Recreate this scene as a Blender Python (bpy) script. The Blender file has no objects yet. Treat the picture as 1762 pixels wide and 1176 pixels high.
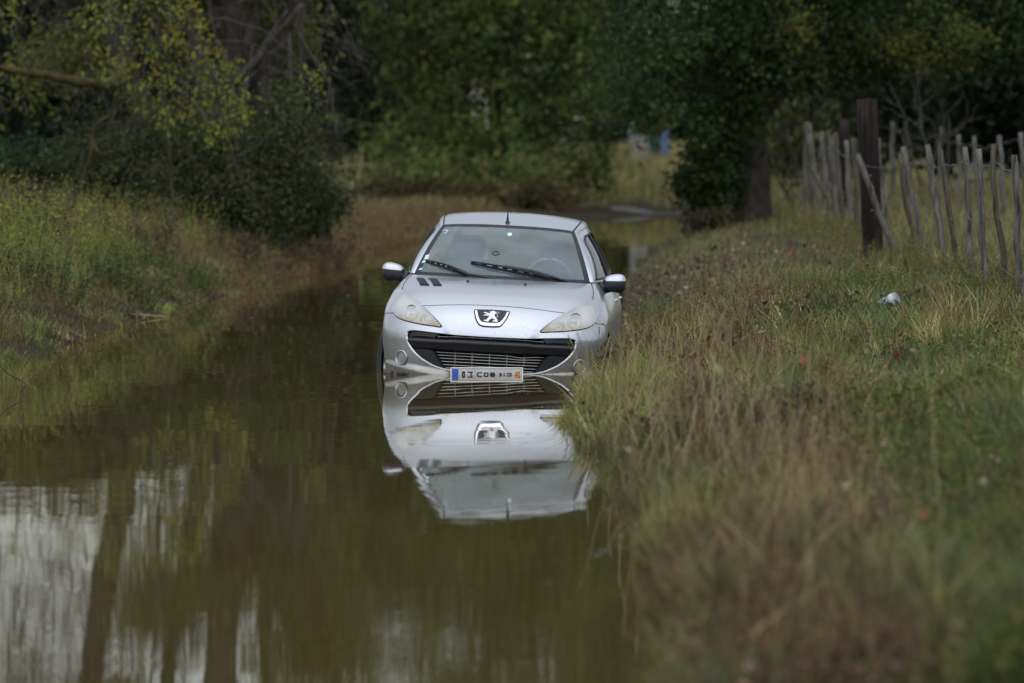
import bpy, math, random
import numpy as np
from mathutils import Vector, Matrix, Euler
from mathutils.geometry import delaunay_2d_cdt

# ------------------------------------------------------------------ camera, world, sun, exposure
SC = bpy.context.scene
COL = SC.collection
FPX, HOR, CAMZ = 10750.0, 270.0, 1.744          # focal length in photo pixels, horizon row, eye height
cam_d = bpy.data.cameras.new("camera"); cam = bpy.data.objects.new("camera", cam_d); COL.objects.link(cam)
cam_d.sensor_width = 36.0; cam_d.lens = FPX / 1762 * 36.0
cam_d.shift_y = -(588 - HOR) / 1762
cam.location = (0, 0, CAMZ); cam.rotation_euler = (math.pi / 2, 0, 0)
cam_d.clip_start = 0.5; cam_d.clip_end = 3000
cam_d.dof.use_dof = True; cam_d.dof.focus_distance = 50.2; cam_d.dof.aperture_fstop = 3.3
SC.camera = cam

SUN_EL, SUN_AZ = math.radians(75), math.radians(190)
world = bpy.data.worlds.new("World"); SC.world = world; world.use_nodes = True
nt = world.node_tree; nt.nodes.clear()
out = nt.nodes.new("ShaderNodeOutputWorld"); bg = nt.nodes.new("ShaderNodeBackground")
sky = nt.nodes.new("ShaderNodeTexSky"); sky.sky_type = 'NISHITA'; sky.sun_disc = False
sky.sun_elevation = SUN_EL; sky.sun_rotation = SUN_AZ; sky.dust_density = 0.15; sky.air_density = 1.0
hs = nt.nodes.new("ShaderNodeHueSaturation"); hs.inputs["Saturation"].default_value = 0.34
tc = nt.nodes.new("ShaderNodeTexCoord"); sep = nt.nodes.new("ShaderNodeSeparateXYZ")
mr = nt.nodes.new("ShaderNodeMapRange"); mr.inputs[1].default_value = 0.0; mr.inputs[2].default_value = 1.0
mr.inputs[3].default_value = 0.49; mr.inputs[4].default_value = 2.0
ns = nt.nodes.new("ShaderNodeTexNoise"); ns.inputs["Scale"].default_value = 3.0; ns.inputs["Detail"].default_value = 4
mr2 = nt.nodes.new("ShaderNodeMapRange"); mr2.inputs[1].default_value = 0.3; mr2.inputs[2].default_value = 0.7
mr2.inputs[3].default_value = 0.8; mr2.inputs[4].default_value = 1.2
mu = nt.nodes.new("ShaderNodeVectorMath"); mu.operation = 'SCALE'
mu2 = nt.nodes.new("ShaderNodeMath"); mu2.operation = 'MULTIPLY'
L = nt.links.new
L(sky.outputs[0], hs.inputs["Color"]); L(tc.outputs["Generated"], sep.inputs[0]); L(sep.outputs[2], mr.inputs[0])
L(tc.outputs["Generated"], ns.inputs["Vector"]); L(ns.outputs[0], mr2.inputs[0])
L(mr.outputs[0], mu2.inputs[0]); L(mr2.outputs[0], mu2.inputs[1])
mr3 = nt.nodes.new("ShaderNodeMapRange"); mr3.inputs[1].default_value = -1.0; mr3.inputs[2].default_value = 0.6; mr3.inputs[3].default_value = 1.65; mr3.inputs[4].default_value = 0.92   # sky made brighter behind the camera, added to lift bumper and nose
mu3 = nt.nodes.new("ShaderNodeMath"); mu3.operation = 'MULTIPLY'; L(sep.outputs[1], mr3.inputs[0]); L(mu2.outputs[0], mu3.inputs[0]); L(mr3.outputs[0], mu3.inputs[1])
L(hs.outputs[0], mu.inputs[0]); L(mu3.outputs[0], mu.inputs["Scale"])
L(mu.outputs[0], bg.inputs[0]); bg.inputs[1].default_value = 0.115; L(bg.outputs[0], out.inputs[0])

sun_d = bpy.data.lights.new("sun", 'SUN'); sun_d.energy = 0.5; sun_d.angle = math.radians(120); sun_d.color = (1.0, 0.96, 0.9)
sun = bpy.data.objects.new("sun", sun_d); COL.objects.link(sun)
sd = Vector((math.sin(SUN_AZ) * math.cos(SUN_EL), math.cos(SUN_AZ) * math.cos(SUN_EL), math.sin(SUN_EL)))
sun.rotation_euler = (-sd).to_track_quat('-Z', 'Y').to_euler(); sun.location = (0, 0, 60)
SC.view_settings.view_transform = 'Standard'; SC.view_settings.look = 'None'
SC.view_settings.exposure = 0.58; SC.view_settings.gamma = 1.0
SC.render.engine = 'CYCLES'
SC.cycles.use_denoising = True; SC.cycles.max_bounces = 6; SC.cycles.transparent_max_bounces = 12
SC.cycles.diffuse_bounces = 3; SC.cycles.glossy_bounces = 4; SC.cycles.transmission_bounces = 4
SC.cycles.caustics_reflective = False; SC.cycles.caustics_refractive = False

# ------------------------------------------------------------------ helpers
def at(px, py, Y):                                # photo pixel at distance Y -> world point
    return Vector(((px - 881) / FPX * Y, Y, CAMZ - (py - HOR) / FPX * Y))

def pxz(px, z, py):                               # point on the height z seen at pixel
    return at(px, py, (CAMZ - z) * FPX / (py - HOR))

def tag(o, label=None, cat=None, group=None, kind=None):
    for k, v in (("label", label), ("category", cat), ("group", group), ("kind", kind)):
        if v: o[k] = v
    return o

def empty(name, loc, label=None, cat=None, group=None, rot=(0, 0, 0)):
    o = bpy.data.objects.new(name, None); COL.objects.link(o); o.location = loc; o.rotation_euler = rot
    o.empty_display_size = 0.1
    return tag(o, label, cat, group)

def big(name, V, quads=None, tris=None, mat=None, parent=None, cols=None, smooth=False, mats=None, midx=None):
    """one mesh object out of numpy arrays"""
    V = np.asarray(V, np.float32).reshape(-1, 3)
    quads = np.zeros((0, 4), np.int32) if quads is None or len(quads) == 0 else np.asarray(quads, np.int32).reshape(-1, 4)
    tris = np.zeros((0, 3), np.int32) if tris is None or len(tris) == 0 else np.asarray(tris, np.int32).reshape(-1, 3)
    me = bpy.data.meshes.new(name)
    me.vertices.add(len(V)); me.vertices.foreach_set("co", V.ravel())
    nl = quads.size + tris.size; nf = len(quads) + len(tris)
    me.loops.add(nl); me.loops.foreach_set("vertex_index", np.concatenate([quads.ravel(), tris.ravel()]).astype(np.int32))
    me.polygons.add(nf)
    ls = np.concatenate([np.arange(len(quads)) * 4, quads.size + np.arange(len(tris)) * 3]).astype(np.int32)
    me.polygons.foreach_set("loop_start", ls)
    if midx is not None: me.polygons.foreach_set("material_index", np.asarray(midx, np.int32))
    me.polygons.foreach_set("use_smooth", np.full(nf, smooth, bool))
    for m in (mats or ([mat] if mat else [])): me.materials.append(m)
    if cols is not None:
        ca = me.color_attributes.new("Col", 'FLOAT_COLOR', 'POINT')
        c4 = np.ones((len(V), 4), np.float32); c4[:, :3] = cols
        ca.data.foreach_set("color", c4.ravel())
    me.update(calc_edges=True); me.validate()
    o = bpy.data.objects.new(name, me); COL.objects.link(o)
    if parent: o.parent = parent
    return o

class MB:                                          # small mesh collector
    def __init__(s): s.V = []; s.Q = []; s.T = []; s.C = []; s.n = 0
    def add(s, V, Q=None, T=None, col=None):
        V = np.asarray(V, float).reshape(-1, 3)
        if Q is not None and len(Q): s.Q.append(np.asarray(Q, int).reshape(-1, 4) + s.n)
        if T is not None and len(T): s.T.append(np.asarray(T, int).reshape(-1, 3) + s.n)
        s.V.append(V); s.n += len(V)
        if col is not None:
            c = np.asarray(col, float); s.C.append(np.tile(c, (len(V), 1)) if c.ndim == 1 else c)
    def box(s, c, h, R=None, col=None):
        v = np.array([[x, y, z] for x in (-1, 1) for y in (-1, 1) for z in (-1, 1)], float) * np.asarray(h)
        if R is not None: v = v @ np.asarray(R).T
        s.add(v + np.asarray(c), [[0, 1, 3, 2], [4, 6, 7, 5], [0, 4, 5, 1], [2, 3, 7, 6], [0, 2, 6, 4], [1, 5, 7, 3]], col=col)
    def tube(s, P, r, n=6, cap=True, col=None):
        P = np.asarray(P, float); m = len(P); r = np.broadcast_to(np.asarray(r, float), (m,))
        t = np.gradient(P, axis=0); t /= np.linalg.norm(t, axis=1)[:, None] + 1e-9
        ref = np.array([0.0, 0, 1]) if abs(t[0][2]) < 0.8 else np.array([1.0, 0, 0])
        a = np.cross(t, ref); a /= np.linalg.norm(a, axis=1)[:, None] + 1e-9; b = np.cross(t, a)
        th = np.arange(n) * 2 * np.pi / n
        V = (P[:, None] + r[:, None, None] * (np.cos(th)[None, :, None] * a[:, None] + np.sin(th)[None, :, None] * b[:, None])).reshape(-1, 3)
        i = np.arange(m - 1)[:, None] * n; j = np.arange(n)[None]
        Q = np.stack([i + j, i + (j + 1) % n, i + n + (j + 1) % n, i + n + j], -1).reshape(-1, 4)
        T = []
        if cap:
            V = np.vstack([V, P[0], P[-1]]); k = m * n
            T = [[k, (q + 1) % n, q] for q in range(n)] + [[k + 1, (m - 1) * n + q, (m - 1) * n + (q + 1) % n] for q in range(n)]
        if col is not None and np.asarray(col).ndim == 2:
            c = np.repeat(np.asarray(col), n, 0); col = np.vstack([c, c[0], c[-1]]) if cap else c
        s.add(V, Q, T, col)
    def lathe(s, prof, n=24, M=None, col=None):     # prof: (radius, axis) around local Z
        prof = np.asarray(prof, float); m = len(prof); th = np.arange(n) * 2 * np.pi / n
        V = np.stack([prof[:, 0, None] * np.cos(th), prof[:, 0, None] * np.sin(th), np.repeat(prof[:, 1, None], n, 1)], -1).reshape(-1, 3)
        if M is not None: V = V @ np.asarray(M)[:3, :3].T + np.asarray(M)[:3, 3]
        i = np.arange(m - 1)[:, None] * n; j = np.arange(n)[None]
        s.add(V, np.stack([i + j, i + (j + 1) % n, i + n + (j + 1) % n, i + n + j], -1).reshape(-1, 4), None, col)
    def build(s, name, mat, parent=None, smooth=False):
        V = np.vstack(s.V); Q = np.vstack(s.Q) if s.Q else None; T = np.vstack(s.T) if s.T else None
        return big(name, V, Q, T, mat, parent, np.vstack(s.C) if s.C else None, smooth)

def vnoise(x, y, seed=0):                          # smooth value noise 0..1
    x = np.asarray(x, float); y = np.asarray(y, float)
    xi = np.floor(x).astype(np.int64); yi = np.floor(y).astype(np.int64); fx = x - xi; fy = y - yi
    fx = fx * fx * (3 - 2 * fx); fy = fy * fy * (3 - 2 * fy)
    def h(a, b):
        n = (a * 374761393 + b * 668265263 + seed * 1442695041) & 0xffffffff
        n = ((n ^ (n >> 13)) * 1274126177) & 0xffffffff
        return ((n ^ (n >> 16)) & 0xffff) / 65535.0
    return (h(xi, yi) * (1 - fx) + h(xi + 1, yi) * fx) * (1 - fy) + (h(xi, yi + 1) * (1 - fx) + h(xi + 1, yi + 1) * fx) * fy
def fbm(x, y, seed=0, o=3):
    r = 0; a = 0.5
    for k in range(o): r = r + a * vnoise(np.asarray(x) * 2 ** k, np.asarray(y) * 2 ** k, seed + k); a *= 0.5
    return r / (1 - 0.5 ** o)

# ------------------------------------------------------------------ materials
def new_mat(name):
    m = bpy.data.materials.new(name); m.use_nodes = True
    return m, m.node_tree, m.node_tree.nodes["Principled BSDF"]
def pmat(name, base, rough=0.5, metal=0.0, spec=0.5, coat=0.0, noise=None, bump=None):
    m, t, b = new_mat(name)
    b.inputs["Base Color"].default_value = (*base, 1); b.inputs["Roughness"].default_value = rough
    b.inputs["Metallic"].default_value = metal; b.inputs["Specular IOR Level"].default_value = spec
    b.inputs["Coat Weight"].default_value = coat; b.inputs["Coat Roughness"].default_value = 0.06
    if noise:                                       # (second colour, scale, low, high)
        c2, sc, lo, hi = noise
        n = t.nodes.new("ShaderNodeTexNoise"); n.inputs["Scale"].default_value = sc; n.inputs["Detail"].default_value = 6
        o = t.nodes.new("ShaderNodeTexCoord"); t.links.new(o.outputs["Object"], n.inputs["Vector"])
        r = t.nodes.new("ShaderNodeValToRGB"); r.color_ramp.elements[0].position = lo; r.color_ramp.elements[1].position = hi
        r.color_ramp.elements[0].color = (*base, 1); r.color_ramp.elements[1].color = (*c2, 1)
        t.links.new(n.outputs[0], r.inputs[0]); t.links.new(r.outputs[0], b.inputs["Base Color"])
    if bump:                                        # (scale xyz, distance)
        sc, d = bump
        o = t.nodes.new("ShaderNodeTexCoord"); mp = t.nodes.new("ShaderNodeMapping"); mp.inputs["Scale"].default_value = sc
        n = t.nodes.new("ShaderNodeTexNoise"); n.inputs["Scale"].default_value = 1; n.inputs["Detail"].default_value = 5
        bp = t.nodes.new("ShaderNodeBump"); bp.inputs["Distance"].default_value = d
        t.links.new(o.outputs["Object"], mp.inputs[0]); t.links.new(mp.outputs[0], n.inputs["Vector"])
        t.links.new(n.outputs[0], bp.inputs["Height"]); t.links.new(bp.outputs[0], b.inputs["Normal"])
    return m
def leaf_mat(name, trans=0.3, rough=0.6, spec=0.12):
    m, t, b = new_mat(name)
    a = t.nodes.new("ShaderNodeAttribute"); a.attribute_name = "Col"
    t.links.new(a.outputs["Color"], b.inputs["Base Color"]); b.inputs["Roughness"].default_value = rough
    b.inputs["Specular IOR Level"].default_value = spec
    tr = t.nodes.new("ShaderNodeBsdfTranslucent"); t.links.new(a.outputs["Color"], tr.inputs[0])
    mx = t.nodes.new("ShaderNodeMixShader"); mx.inputs[0].default_value = trans
    o = t.nodes["Material Output"]
    t.links.new(b.outputs[0], mx.inputs[1]); t.links.new(tr.outputs[0], mx.inputs[2]); t.links.new(mx.outputs[0], o.inputs[0])
    return m
def bark_mat(name, c1, c2, sc=(14, 14, 3), d=0.02):
    m, t, b = new_mat(name)
    o = t.nodes.new("ShaderNodeTexCoord"); mp = t.nodes.new("ShaderNodeMapping"); mp.inputs["Scale"].default_value = sc
    n = t.nodes.new("ShaderNodeTexNoise"); n.inputs["Scale"].default_value = 1; n.inputs["Detail"].default_value = 8; n.inputs["Roughness"].default_value = 0.65
    r = t.nodes.new("ShaderNodeValToRGB"); r.color_ramp.elements[0].position = 0.35; r.color_ramp.elements[1].position = 0.68
    r.color_ramp.elements[0].color = (*c1, 1); r.color_ramp.elements[1].color = (*c2, 1)
    bp = t.nodes.new("ShaderNodeBump"); bp.inputs["Distance"].default_value = d
    t.links.new(o.outputs["Object"], mp.inputs[0]); t.links.new(mp.outputs[0], n.inputs["Vector"]); t.links.new(n.outputs[0], r.inputs[0])
    t.links.new(r.outputs[0], b.inputs["Base Color"]); t.links.new(n.outputs[0], bp.inputs["Height"]); t.links.new(bp.outputs[0], b.inputs["Normal"])
    b.inputs["Roughness"].default_value = 0.85; b.inputs["Specular IOR Level"].default_value = 0.2
    return m

M_LEAF = leaf_mat("leaf"); M_GRASS = leaf_mat("grass_blade", 0.25, 0.6, 0.2)
M_DRY = leaf_mat("dry_plant", 0.15, 0.75, 0.15)
M_BARK = bark_mat("bark", (0.022, 0.018, 0.013), (0.085, 0.072, 0.056))
M_TWIG = bark_mat("twig", (0.035, 0.029, 0.023), (0.095, 0.083, 0.066))
M_LICHEN = bark_mat("lichen_bark", (0.020, 0.017, 0.012), (0.085, 0.070, 0.014), (7, 7, 7))
M_WOOD = bark_mat("weathered_wood", (0.028, 0.024, 0.019), (0.19, 0.176, 0.15), (34, 34, 3), 0.012)
M_WOODD = bark_mat("mossy_wood", (0.022, 0.019, 0.012), (0.125, 0.11, 0.076), (34, 34, 3), 0.012)
M_TAR = bark_mat("tarred_wood", (0.003, 0.003, 0.003), (0.022, 0.013, 0.010), (22, 22, 1.6), 0.02)

def _post(m):                                       # weathered brown towards the sawn top, tar left below
    t = m.node_tree; b = t.nodes["Principled BSDF"]; r = [n for n in t.nodes if n.type == 'VALTORGB'][0]
    o = t.nodes.new("ShaderNodeTexCoord"); s = t.nodes.new("ShaderNodeSeparateXYZ"); t.links.new(o.outputs["Object"], s.inputs[0])
    mp = t.nodes.new("ShaderNodeMapping"); mp.inputs["Scale"].default_value = (40, 40, 2.5); n = t.nodes.new("ShaderNodeTexNoise"); n.inputs["Scale"].default_value = 1; n.inputs["Detail"].default_value = 8
    t.links.new(o.outputs["Object"], mp.inputs[0]); t.links.new(mp.outputs[0], n.inputs["Vector"])
    a = t.nodes.new("ShaderNodeMapRange"); a.inputs[1].default_value = 1.1; a.inputs[2].default_value = 2.0; t.links.new(s.outputs[2], a.inputs[0])
    q = t.nodes.new("ShaderNodeMapRange"); q.inputs[1].default_value = 0.42; q.inputs[2].default_value = 0.62; t.links.new(n.outputs[0], q.inputs[0])
    k = t.nodes.new("ShaderNodeMath"); k.operation = 'MULTIPLY'; t.links.new(a.outputs[0], k.inputs[0]); t.links.new(q.outputs[0], k.inputs[1])
    mx = t.nodes.new("ShaderNodeMix"); mx.data_type = 'RGBA'; t.links.new(k.outputs[0], mx.inputs[0]); t.links.new(r.outputs[0], mx.inputs[6]); mx.inputs[7].default_value = (0.060, 0.038, 0.031, 1)
    t.links.new(mx.outputs[2], b.inputs["Base Color"])
_post(M_TAR)

def ground_mat():
    m, t, b = new_mat("ground")
    o = t.nodes.new("ShaderNodeTexCoord")
    n = t.nodes.new("ShaderNodeTexNoise"); n.inputs["Scale"].default_value = 1.3; n.inputs["Detail"].default_value = 10; n.inputs["Roughness"].default_value = 0.7
    r = t.nodes.new("ShaderNodeValToRGB"); e = r.color_ramp.elements
    e[0].position = 0.3; e[0].color = (0.020, 0.015, 0.009, 1); e[1].position = 0.72; e[1].color = (0.055, 0.048, 0.022, 1)
    k = e.new(0.5); k.color = (0.036, 0.029, 0.016, 1)
    bp = t.nodes.new("ShaderNodeBump"); bp.inputs["Distance"].default_value = 0.05
    t.links.new(o.outputs["Object"], n.inputs["Vector"]); t.links.new(n.outputs[0], r.inputs[0]); t.links.new(r.outputs[0], b.inputs["Base Color"])
    t.links.new(n.outputs[0], bp.inputs["Height"]); t.links.new(bp.outputs[0], b.inputs["Normal"])
    b.inputs["Roughness"].default_value = 0.95; b.inputs["Specular IOR Level"].default_value = 0.1
    return m
def water_mat():
    m, t, b = new_mat("flood_water")
    t.nodes.remove(b); o = t.nodes["Material Output"]
    df = t.nodes.new("ShaderNodeBsdfDiffuse")
    gl = t.nodes.new("ShaderNodeBsdfGlossy"); gl.inputs["Roughness"].default_value = 0.006; gl.inputs["Color"].default_value = (0.93, 0.92, 0.88, 1)
    geo = t.nodes.new("ShaderNodeNewGeometry")
    def wave(scale, amp, det):
        mp = t.nodes.new("ShaderNodeMapping"); mp.inputs["Scale"].default_value = scale
        n = t.nodes.new("ShaderNodeTexNoise"); n.inputs["Scale"].default_value = 1; n.inputs["Detail"].default_value = det
        s = t.nodes.new("ShaderNodeVectorMath"); s.operation = 'SUBTRACT'; s.inputs[1].default_value = (0.5, 0.5, 0.5)
        k = t.nodes.new("ShaderNodeVectorMath"); k.operation = 'MULTIPLY'; k.inputs[1].default_value = amp
        t.links.new(geo.outputs["Position"], mp.inputs[0]); t.links.new(mp.outputs[0], n.inputs["Vector"])
        t.links.new(n.outputs["Color"], s.inputs[0]); t.links.new(s.outputs[0], k.inputs[0])
        return k
    a = wave((1.6, 5.0, 1), (0.0020, 0.0058, 0), 2); fine = wave((7.0, 26.0, 1), (0.0012, 0.0085, 0), 1); c = wave((0.45, 0.55, 1), (0.0022, 0.0038, 0), 1)
    # patches of calmer and livelier water
    mp = t.nodes.new("ShaderNodeMapping"); mp.inputs["Scale"].default_value = (0.35, 0.12, 1)
    pn = t.nodes.new("ShaderNodeTexNoise"); pn.inputs["Scale"].default_value = 1; pn.inputs["Detail"].default_value = 2
    pr = t.nodes.new("ShaderNodeMapRange"); pr.inputs[1].default_value = 0.35; pr.inputs[2].default_value = 0.65; pr.inputs[3].default_value = 0.35; pr.inputs[4].default_value = 1.3
    t.links.new(geo.outputs["Position"], mp.inputs[0]); t.links.new(mp.outputs[0], pn.inputs["Vector"]); t.links.new(pn.outputs[0], pr.inputs[0])
    sc = t.nodes.new("ShaderNodeVectorMath"); sc.operation = 'SCALE'
    t.links.new(a.outputs[0], sc.inputs[0]); t.links.new(pr.outputs[0], sc.inputs["Scale"])
    sy = t.nodes.new("ShaderNodeSeparateXYZ"); t.links.new(geo.outputs["Position"], sy.inputs[0])      # livelier away from the sheltered stretch by the car
    fy = t.nodes.new("ShaderNodeMapRange"); fy.inputs[1].default_value = 24; fy.inputs[2].default_value = 44; fy.inputs[3].default_value = 1.0; fy.inputs[4].default_value = 0.14
    fs = t.nodes.new("ShaderNodeVectorMath"); fs.operation = 'SCALE'; t.links.new(sy.outputs[1], fy.inputs[0]); t.links.new(fine.outputs[0], fs.inputs[0]); t.links.new(fy.outputs[0], fs.inputs["Scale"])
    s0 = t.nodes.new("ShaderNodeVectorMath"); s0.operation = 'ADD'; t.links.new(sc.outputs[0], s0.inputs[0]); t.links.new(fs.outputs[0], s0.inputs[1])
    s1 = t.nodes.new("ShaderNodeVectorMath"); s1.operation = 'ADD'
    t.links.new(s0.outputs[0], s1.inputs[0]); t.links.new(c.outputs[0], s1.inputs[1])
    s2 = t.nodes.new("ShaderNodeVectorMath"); s2.operation = 'ADD'; s2.inputs[1].default_value = (0, 0, 1)
    t.links.new(s1.outputs[0], s2.inputs[0])
    nm = t.nodes.new("ShaderNodeVectorMath"); nm.operation = 'NORMALIZE'; t.links.new(s2.outputs[0], nm.inputs[0])
    fr = t.nodes.new("ShaderNodeFresnel"); fr.inputs[0].default_value = 1.33
    t.links.new(nm.outputs[0], fr.inputs["Normal"]); t.links.new(nm.outputs[0], gl.inputs["Normal"])
    cn = t.nodes.new("ShaderNodeTexNoise"); cn.inputs["Scale"].default_value = 0.25; cn.inputs["Detail"].default_value = 3
    cr = t.nodes.new("ShaderNodeValToRGB"); cr.color_ramp.elements[0].color = (0.070, 0.049, 0.017, 1); cr.color_ramp.elements[1].color = (0.095, 0.070, 0.026, 1)
    t.links.new(geo.outputs["Position"], cn.inputs["Vector"]); t.links.new(cn.outputs[0], cr.inputs[0]); t.links.new(cr.outputs[0], df.inputs[0])
    mx = t.nodes.new("ShaderNodeMixShader")
    t.links.new(fr.outputs[0], mx.inputs[0]); t.links.new(df.outputs[0], mx.inputs[1]); t.links.new(gl.outputs[0], mx.inputs[2]); t.links.new(mx.outputs[0], o.inputs[0])
    return m
def glass_mat(name, tint, ior=1.5, haze=0.0, hazecol=(0.5, 0.5, 0.5), rough=0.0):
    m, t, b = new_mat(name); t.nodes.remove(b); o = t.nodes["Material Output"]
    tr = t.nodes.new("ShaderNodeBsdfTransparent"); tr.inputs[0].default_value = (*tint, 1)
    gl = t.nodes.new("ShaderNodeBsdfGlossy"); gl.inputs["Roughness"].default_value = rough
    fr = t.nodes.new("ShaderNodeFresnel")           # a thin pane: the same from both sides
    ge = t.nodes.new("ShaderNodeNewGeometry"); mi = t.nodes.new("ShaderNodeMapRange"); mi.inputs[3].default_value = ior; mi.inputs[4].default_value = 1 / ior
    t.links.new(ge.outputs["Backfacing"], mi.inputs[0]); t.links.new(mi.outputs[0], fr.inputs[0])
    mx = t.nodes.new("ShaderNodeMixShader")
    src = tr.outputs[0]
    if haze:
        df = t.nodes.new("ShaderNodeBsdfDiffuse"); df.inputs[0].default_value = (*hazecol, 1)
        m2 = t.nodes.new("ShaderNodeMixShader")     # dust, old wiper smears, and on the windscreen painted-in sky reflection
        tc_ = t.nodes.new("ShaderNodeTexCoord"); mp_ = t.nodes.new("ShaderNodeMapping"); mp_.inputs["Scale"].default_value = (2.2, 2.2, 7); nz = t.nodes.new("ShaderNodeTexNoise"); nz.inputs["Scale"].default_value = 1; nz.inputs["Detail"].default_value = 7
        mm = t.nodes.new("ShaderNodeMapRange"); mm.inputs[1].default_value = 0.3; mm.inputs[2].default_value = 0.72; mm.inputs[3].default_value = haze * .55; mm.inputs[4].default_value = haze * 1.6
        t.links.new(tc_.outputs["Object"], mp_.inputs[0]); t.links.new(mp_.outputs[0], nz.inputs["Vector"]); t.links.new(nz.outputs[0], mm.inputs[0]); t.links.new(mm.outputs[0], m2.inputs[0])
        t.links.new(tr.outputs[0], m2.inputs[1]); t.links.new(df.outputs[0], m2.inputs[2]); src = m2.outputs[0]
    t.links.new(fr.outputs[0], mx.inputs[0]); t.links.new(src, mx.inputs[1]); t.links.new(gl.outputs[0], mx.inputs[2]); t.links.new(mx.outputs[0], o.inputs[0])
    return m

# ------------------------------------------------------------------ terrain and water
EL = np.array([(-20, -3.6), (20, -3.7), (35.4, -4.1), (44.6, -3.95), (50.7, -4.3), (56, -4.12), (72, -3.95), (79.8, -3.6), (93.7, -2.97), (117, -2.41), (139, -1.56), (156, -0.45), (174, 1.28), (186, 3.6), (192, 5.4)])
ER = np.array([(-20, 0.5), (20.7, 0.60), (25.7, 0.63), (29.8, 0.66), (33.5, 0.66), (38.5, 0.44), (42.6, 0.42), (45.7, 0.60), (49.3, 0.86), (53.6, 0.94), (69.4, 1.25), (89.3, 1.65), (117, 2.6), (156, 4.34), (184, 5.3), (192, 5.4)])
def edge_l(y): return np.interp(y, EL[:, 0], EL[:, 1]) + 0.16 * (vnoise(np.asarray(y) * 0.9, 0, 5) - 0.5) + 0.1 * (vnoise(np.asarray(y) * 3.1, 3, 6) - 0.5)
def edge_r(y): return np.interp(y, ER[:, 0], ER[:, 1]) + 0.10 * (vnoise(np.asarray(y) * 1.1, 0, 7) - 0.5) + 0.06 * (vnoise(np.asarray(y) * 3.3, 3, 8) - 0.5)
def sstep0(x, a, b):
    t = np.clip((x - a) / (b - a), 0, 1); return t * t * (3 - 2 * t)
def ground_z(x, y):
    x = np.asarray(x, float); y = np.asarray(y, float)
    dl = edge_l(y) - x; dr = x - edge_r(y); d = np.maximum(dl, dr)
    d = np.where(y > 188, np.maximum(d, (y - 188) * 0.10), d)
    right = dr >= dl
    hr = np.clip(0.33 + (y - 30) * 0.0062, 0.28, 0.95) * (1 - .55 * sstep0(y, 150, 186)); hl = np.interp(y, [38, 45, 52, 66, 78, 95, 120, 160, 190], [.16, .26, .50, .86, .90, .62, .50, .36, .30])
    z = np.where(right, hr * (1 - np.exp(-np.maximum(d, 0) / 1.5)), hl * (1 - np.exp(-np.maximum(d, 0) / 1.6)))
    z = z + np.clip(y - 190, 0, 120) * 0.018
    z = z + np.where(d > 0, np.minimum(d, 1) * ((fbm(x * 0.8, y * 0.5, 11) - 0.5) * 0.16 + (fbm(x * 3, y * 2, 12) - 0.5) * 0.06), 0)
    return np.where(d < 0, np.maximum(-0.45, d * 0.5), z)
ys = np.concatenate([np.linspace(-60, 18, 20), np.arange(19, 60, 0.3), np.arange(60, 120, 0.7), np.arange(120, 270, 2.0), np.linspace(275, 900, 30)])
xs = np.concatenate([np.linspace(-600, -16, 14), np.arange(-14, -5.2, 0.5), np.arange(-5, 6.5, 0.11), np.arange(6.6, 16, 0.5), np.linspace(18, 600, 14)])
XX, YY = np.meshgrid(xs, ys); ZZ = ground_z(XX, YY)
nx, ny = len(xs), len(ys)
ii = np.arange(ny - 1)[:, None] * nx + np.arange(nx - 1)[None]
tag(big("ground", np.stack([XX, YY, ZZ], -1), np.stack([ii, ii + 1, ii + nx + 1, ii + nx], -1).reshape(-1, 4), None, ground_mat(), smooth=True), kind="structure")
tag(big("water", [(-30, -60, 0), (30, -60, 0), (30, 200, 0), (-30, 200, 0)], [[0, 1, 2, 3]], None, water_mat()), kind="structure")

def hit(px, py, y0=18.5, y1=200.0):                 # where the view through a photo pixel first meets the ground
    Y = y0 * (y1 / y0) ** np.linspace(0, 1, 1500); x = (px - 881) / FPX * Y; z = CAMZ - (py - HOR) / FPX * Y
    g = np.maximum(ground_z(x, Y), 0); i = int(np.argmax(z <= g)); return Vector((x[i], Y[i], g[i]))

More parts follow.
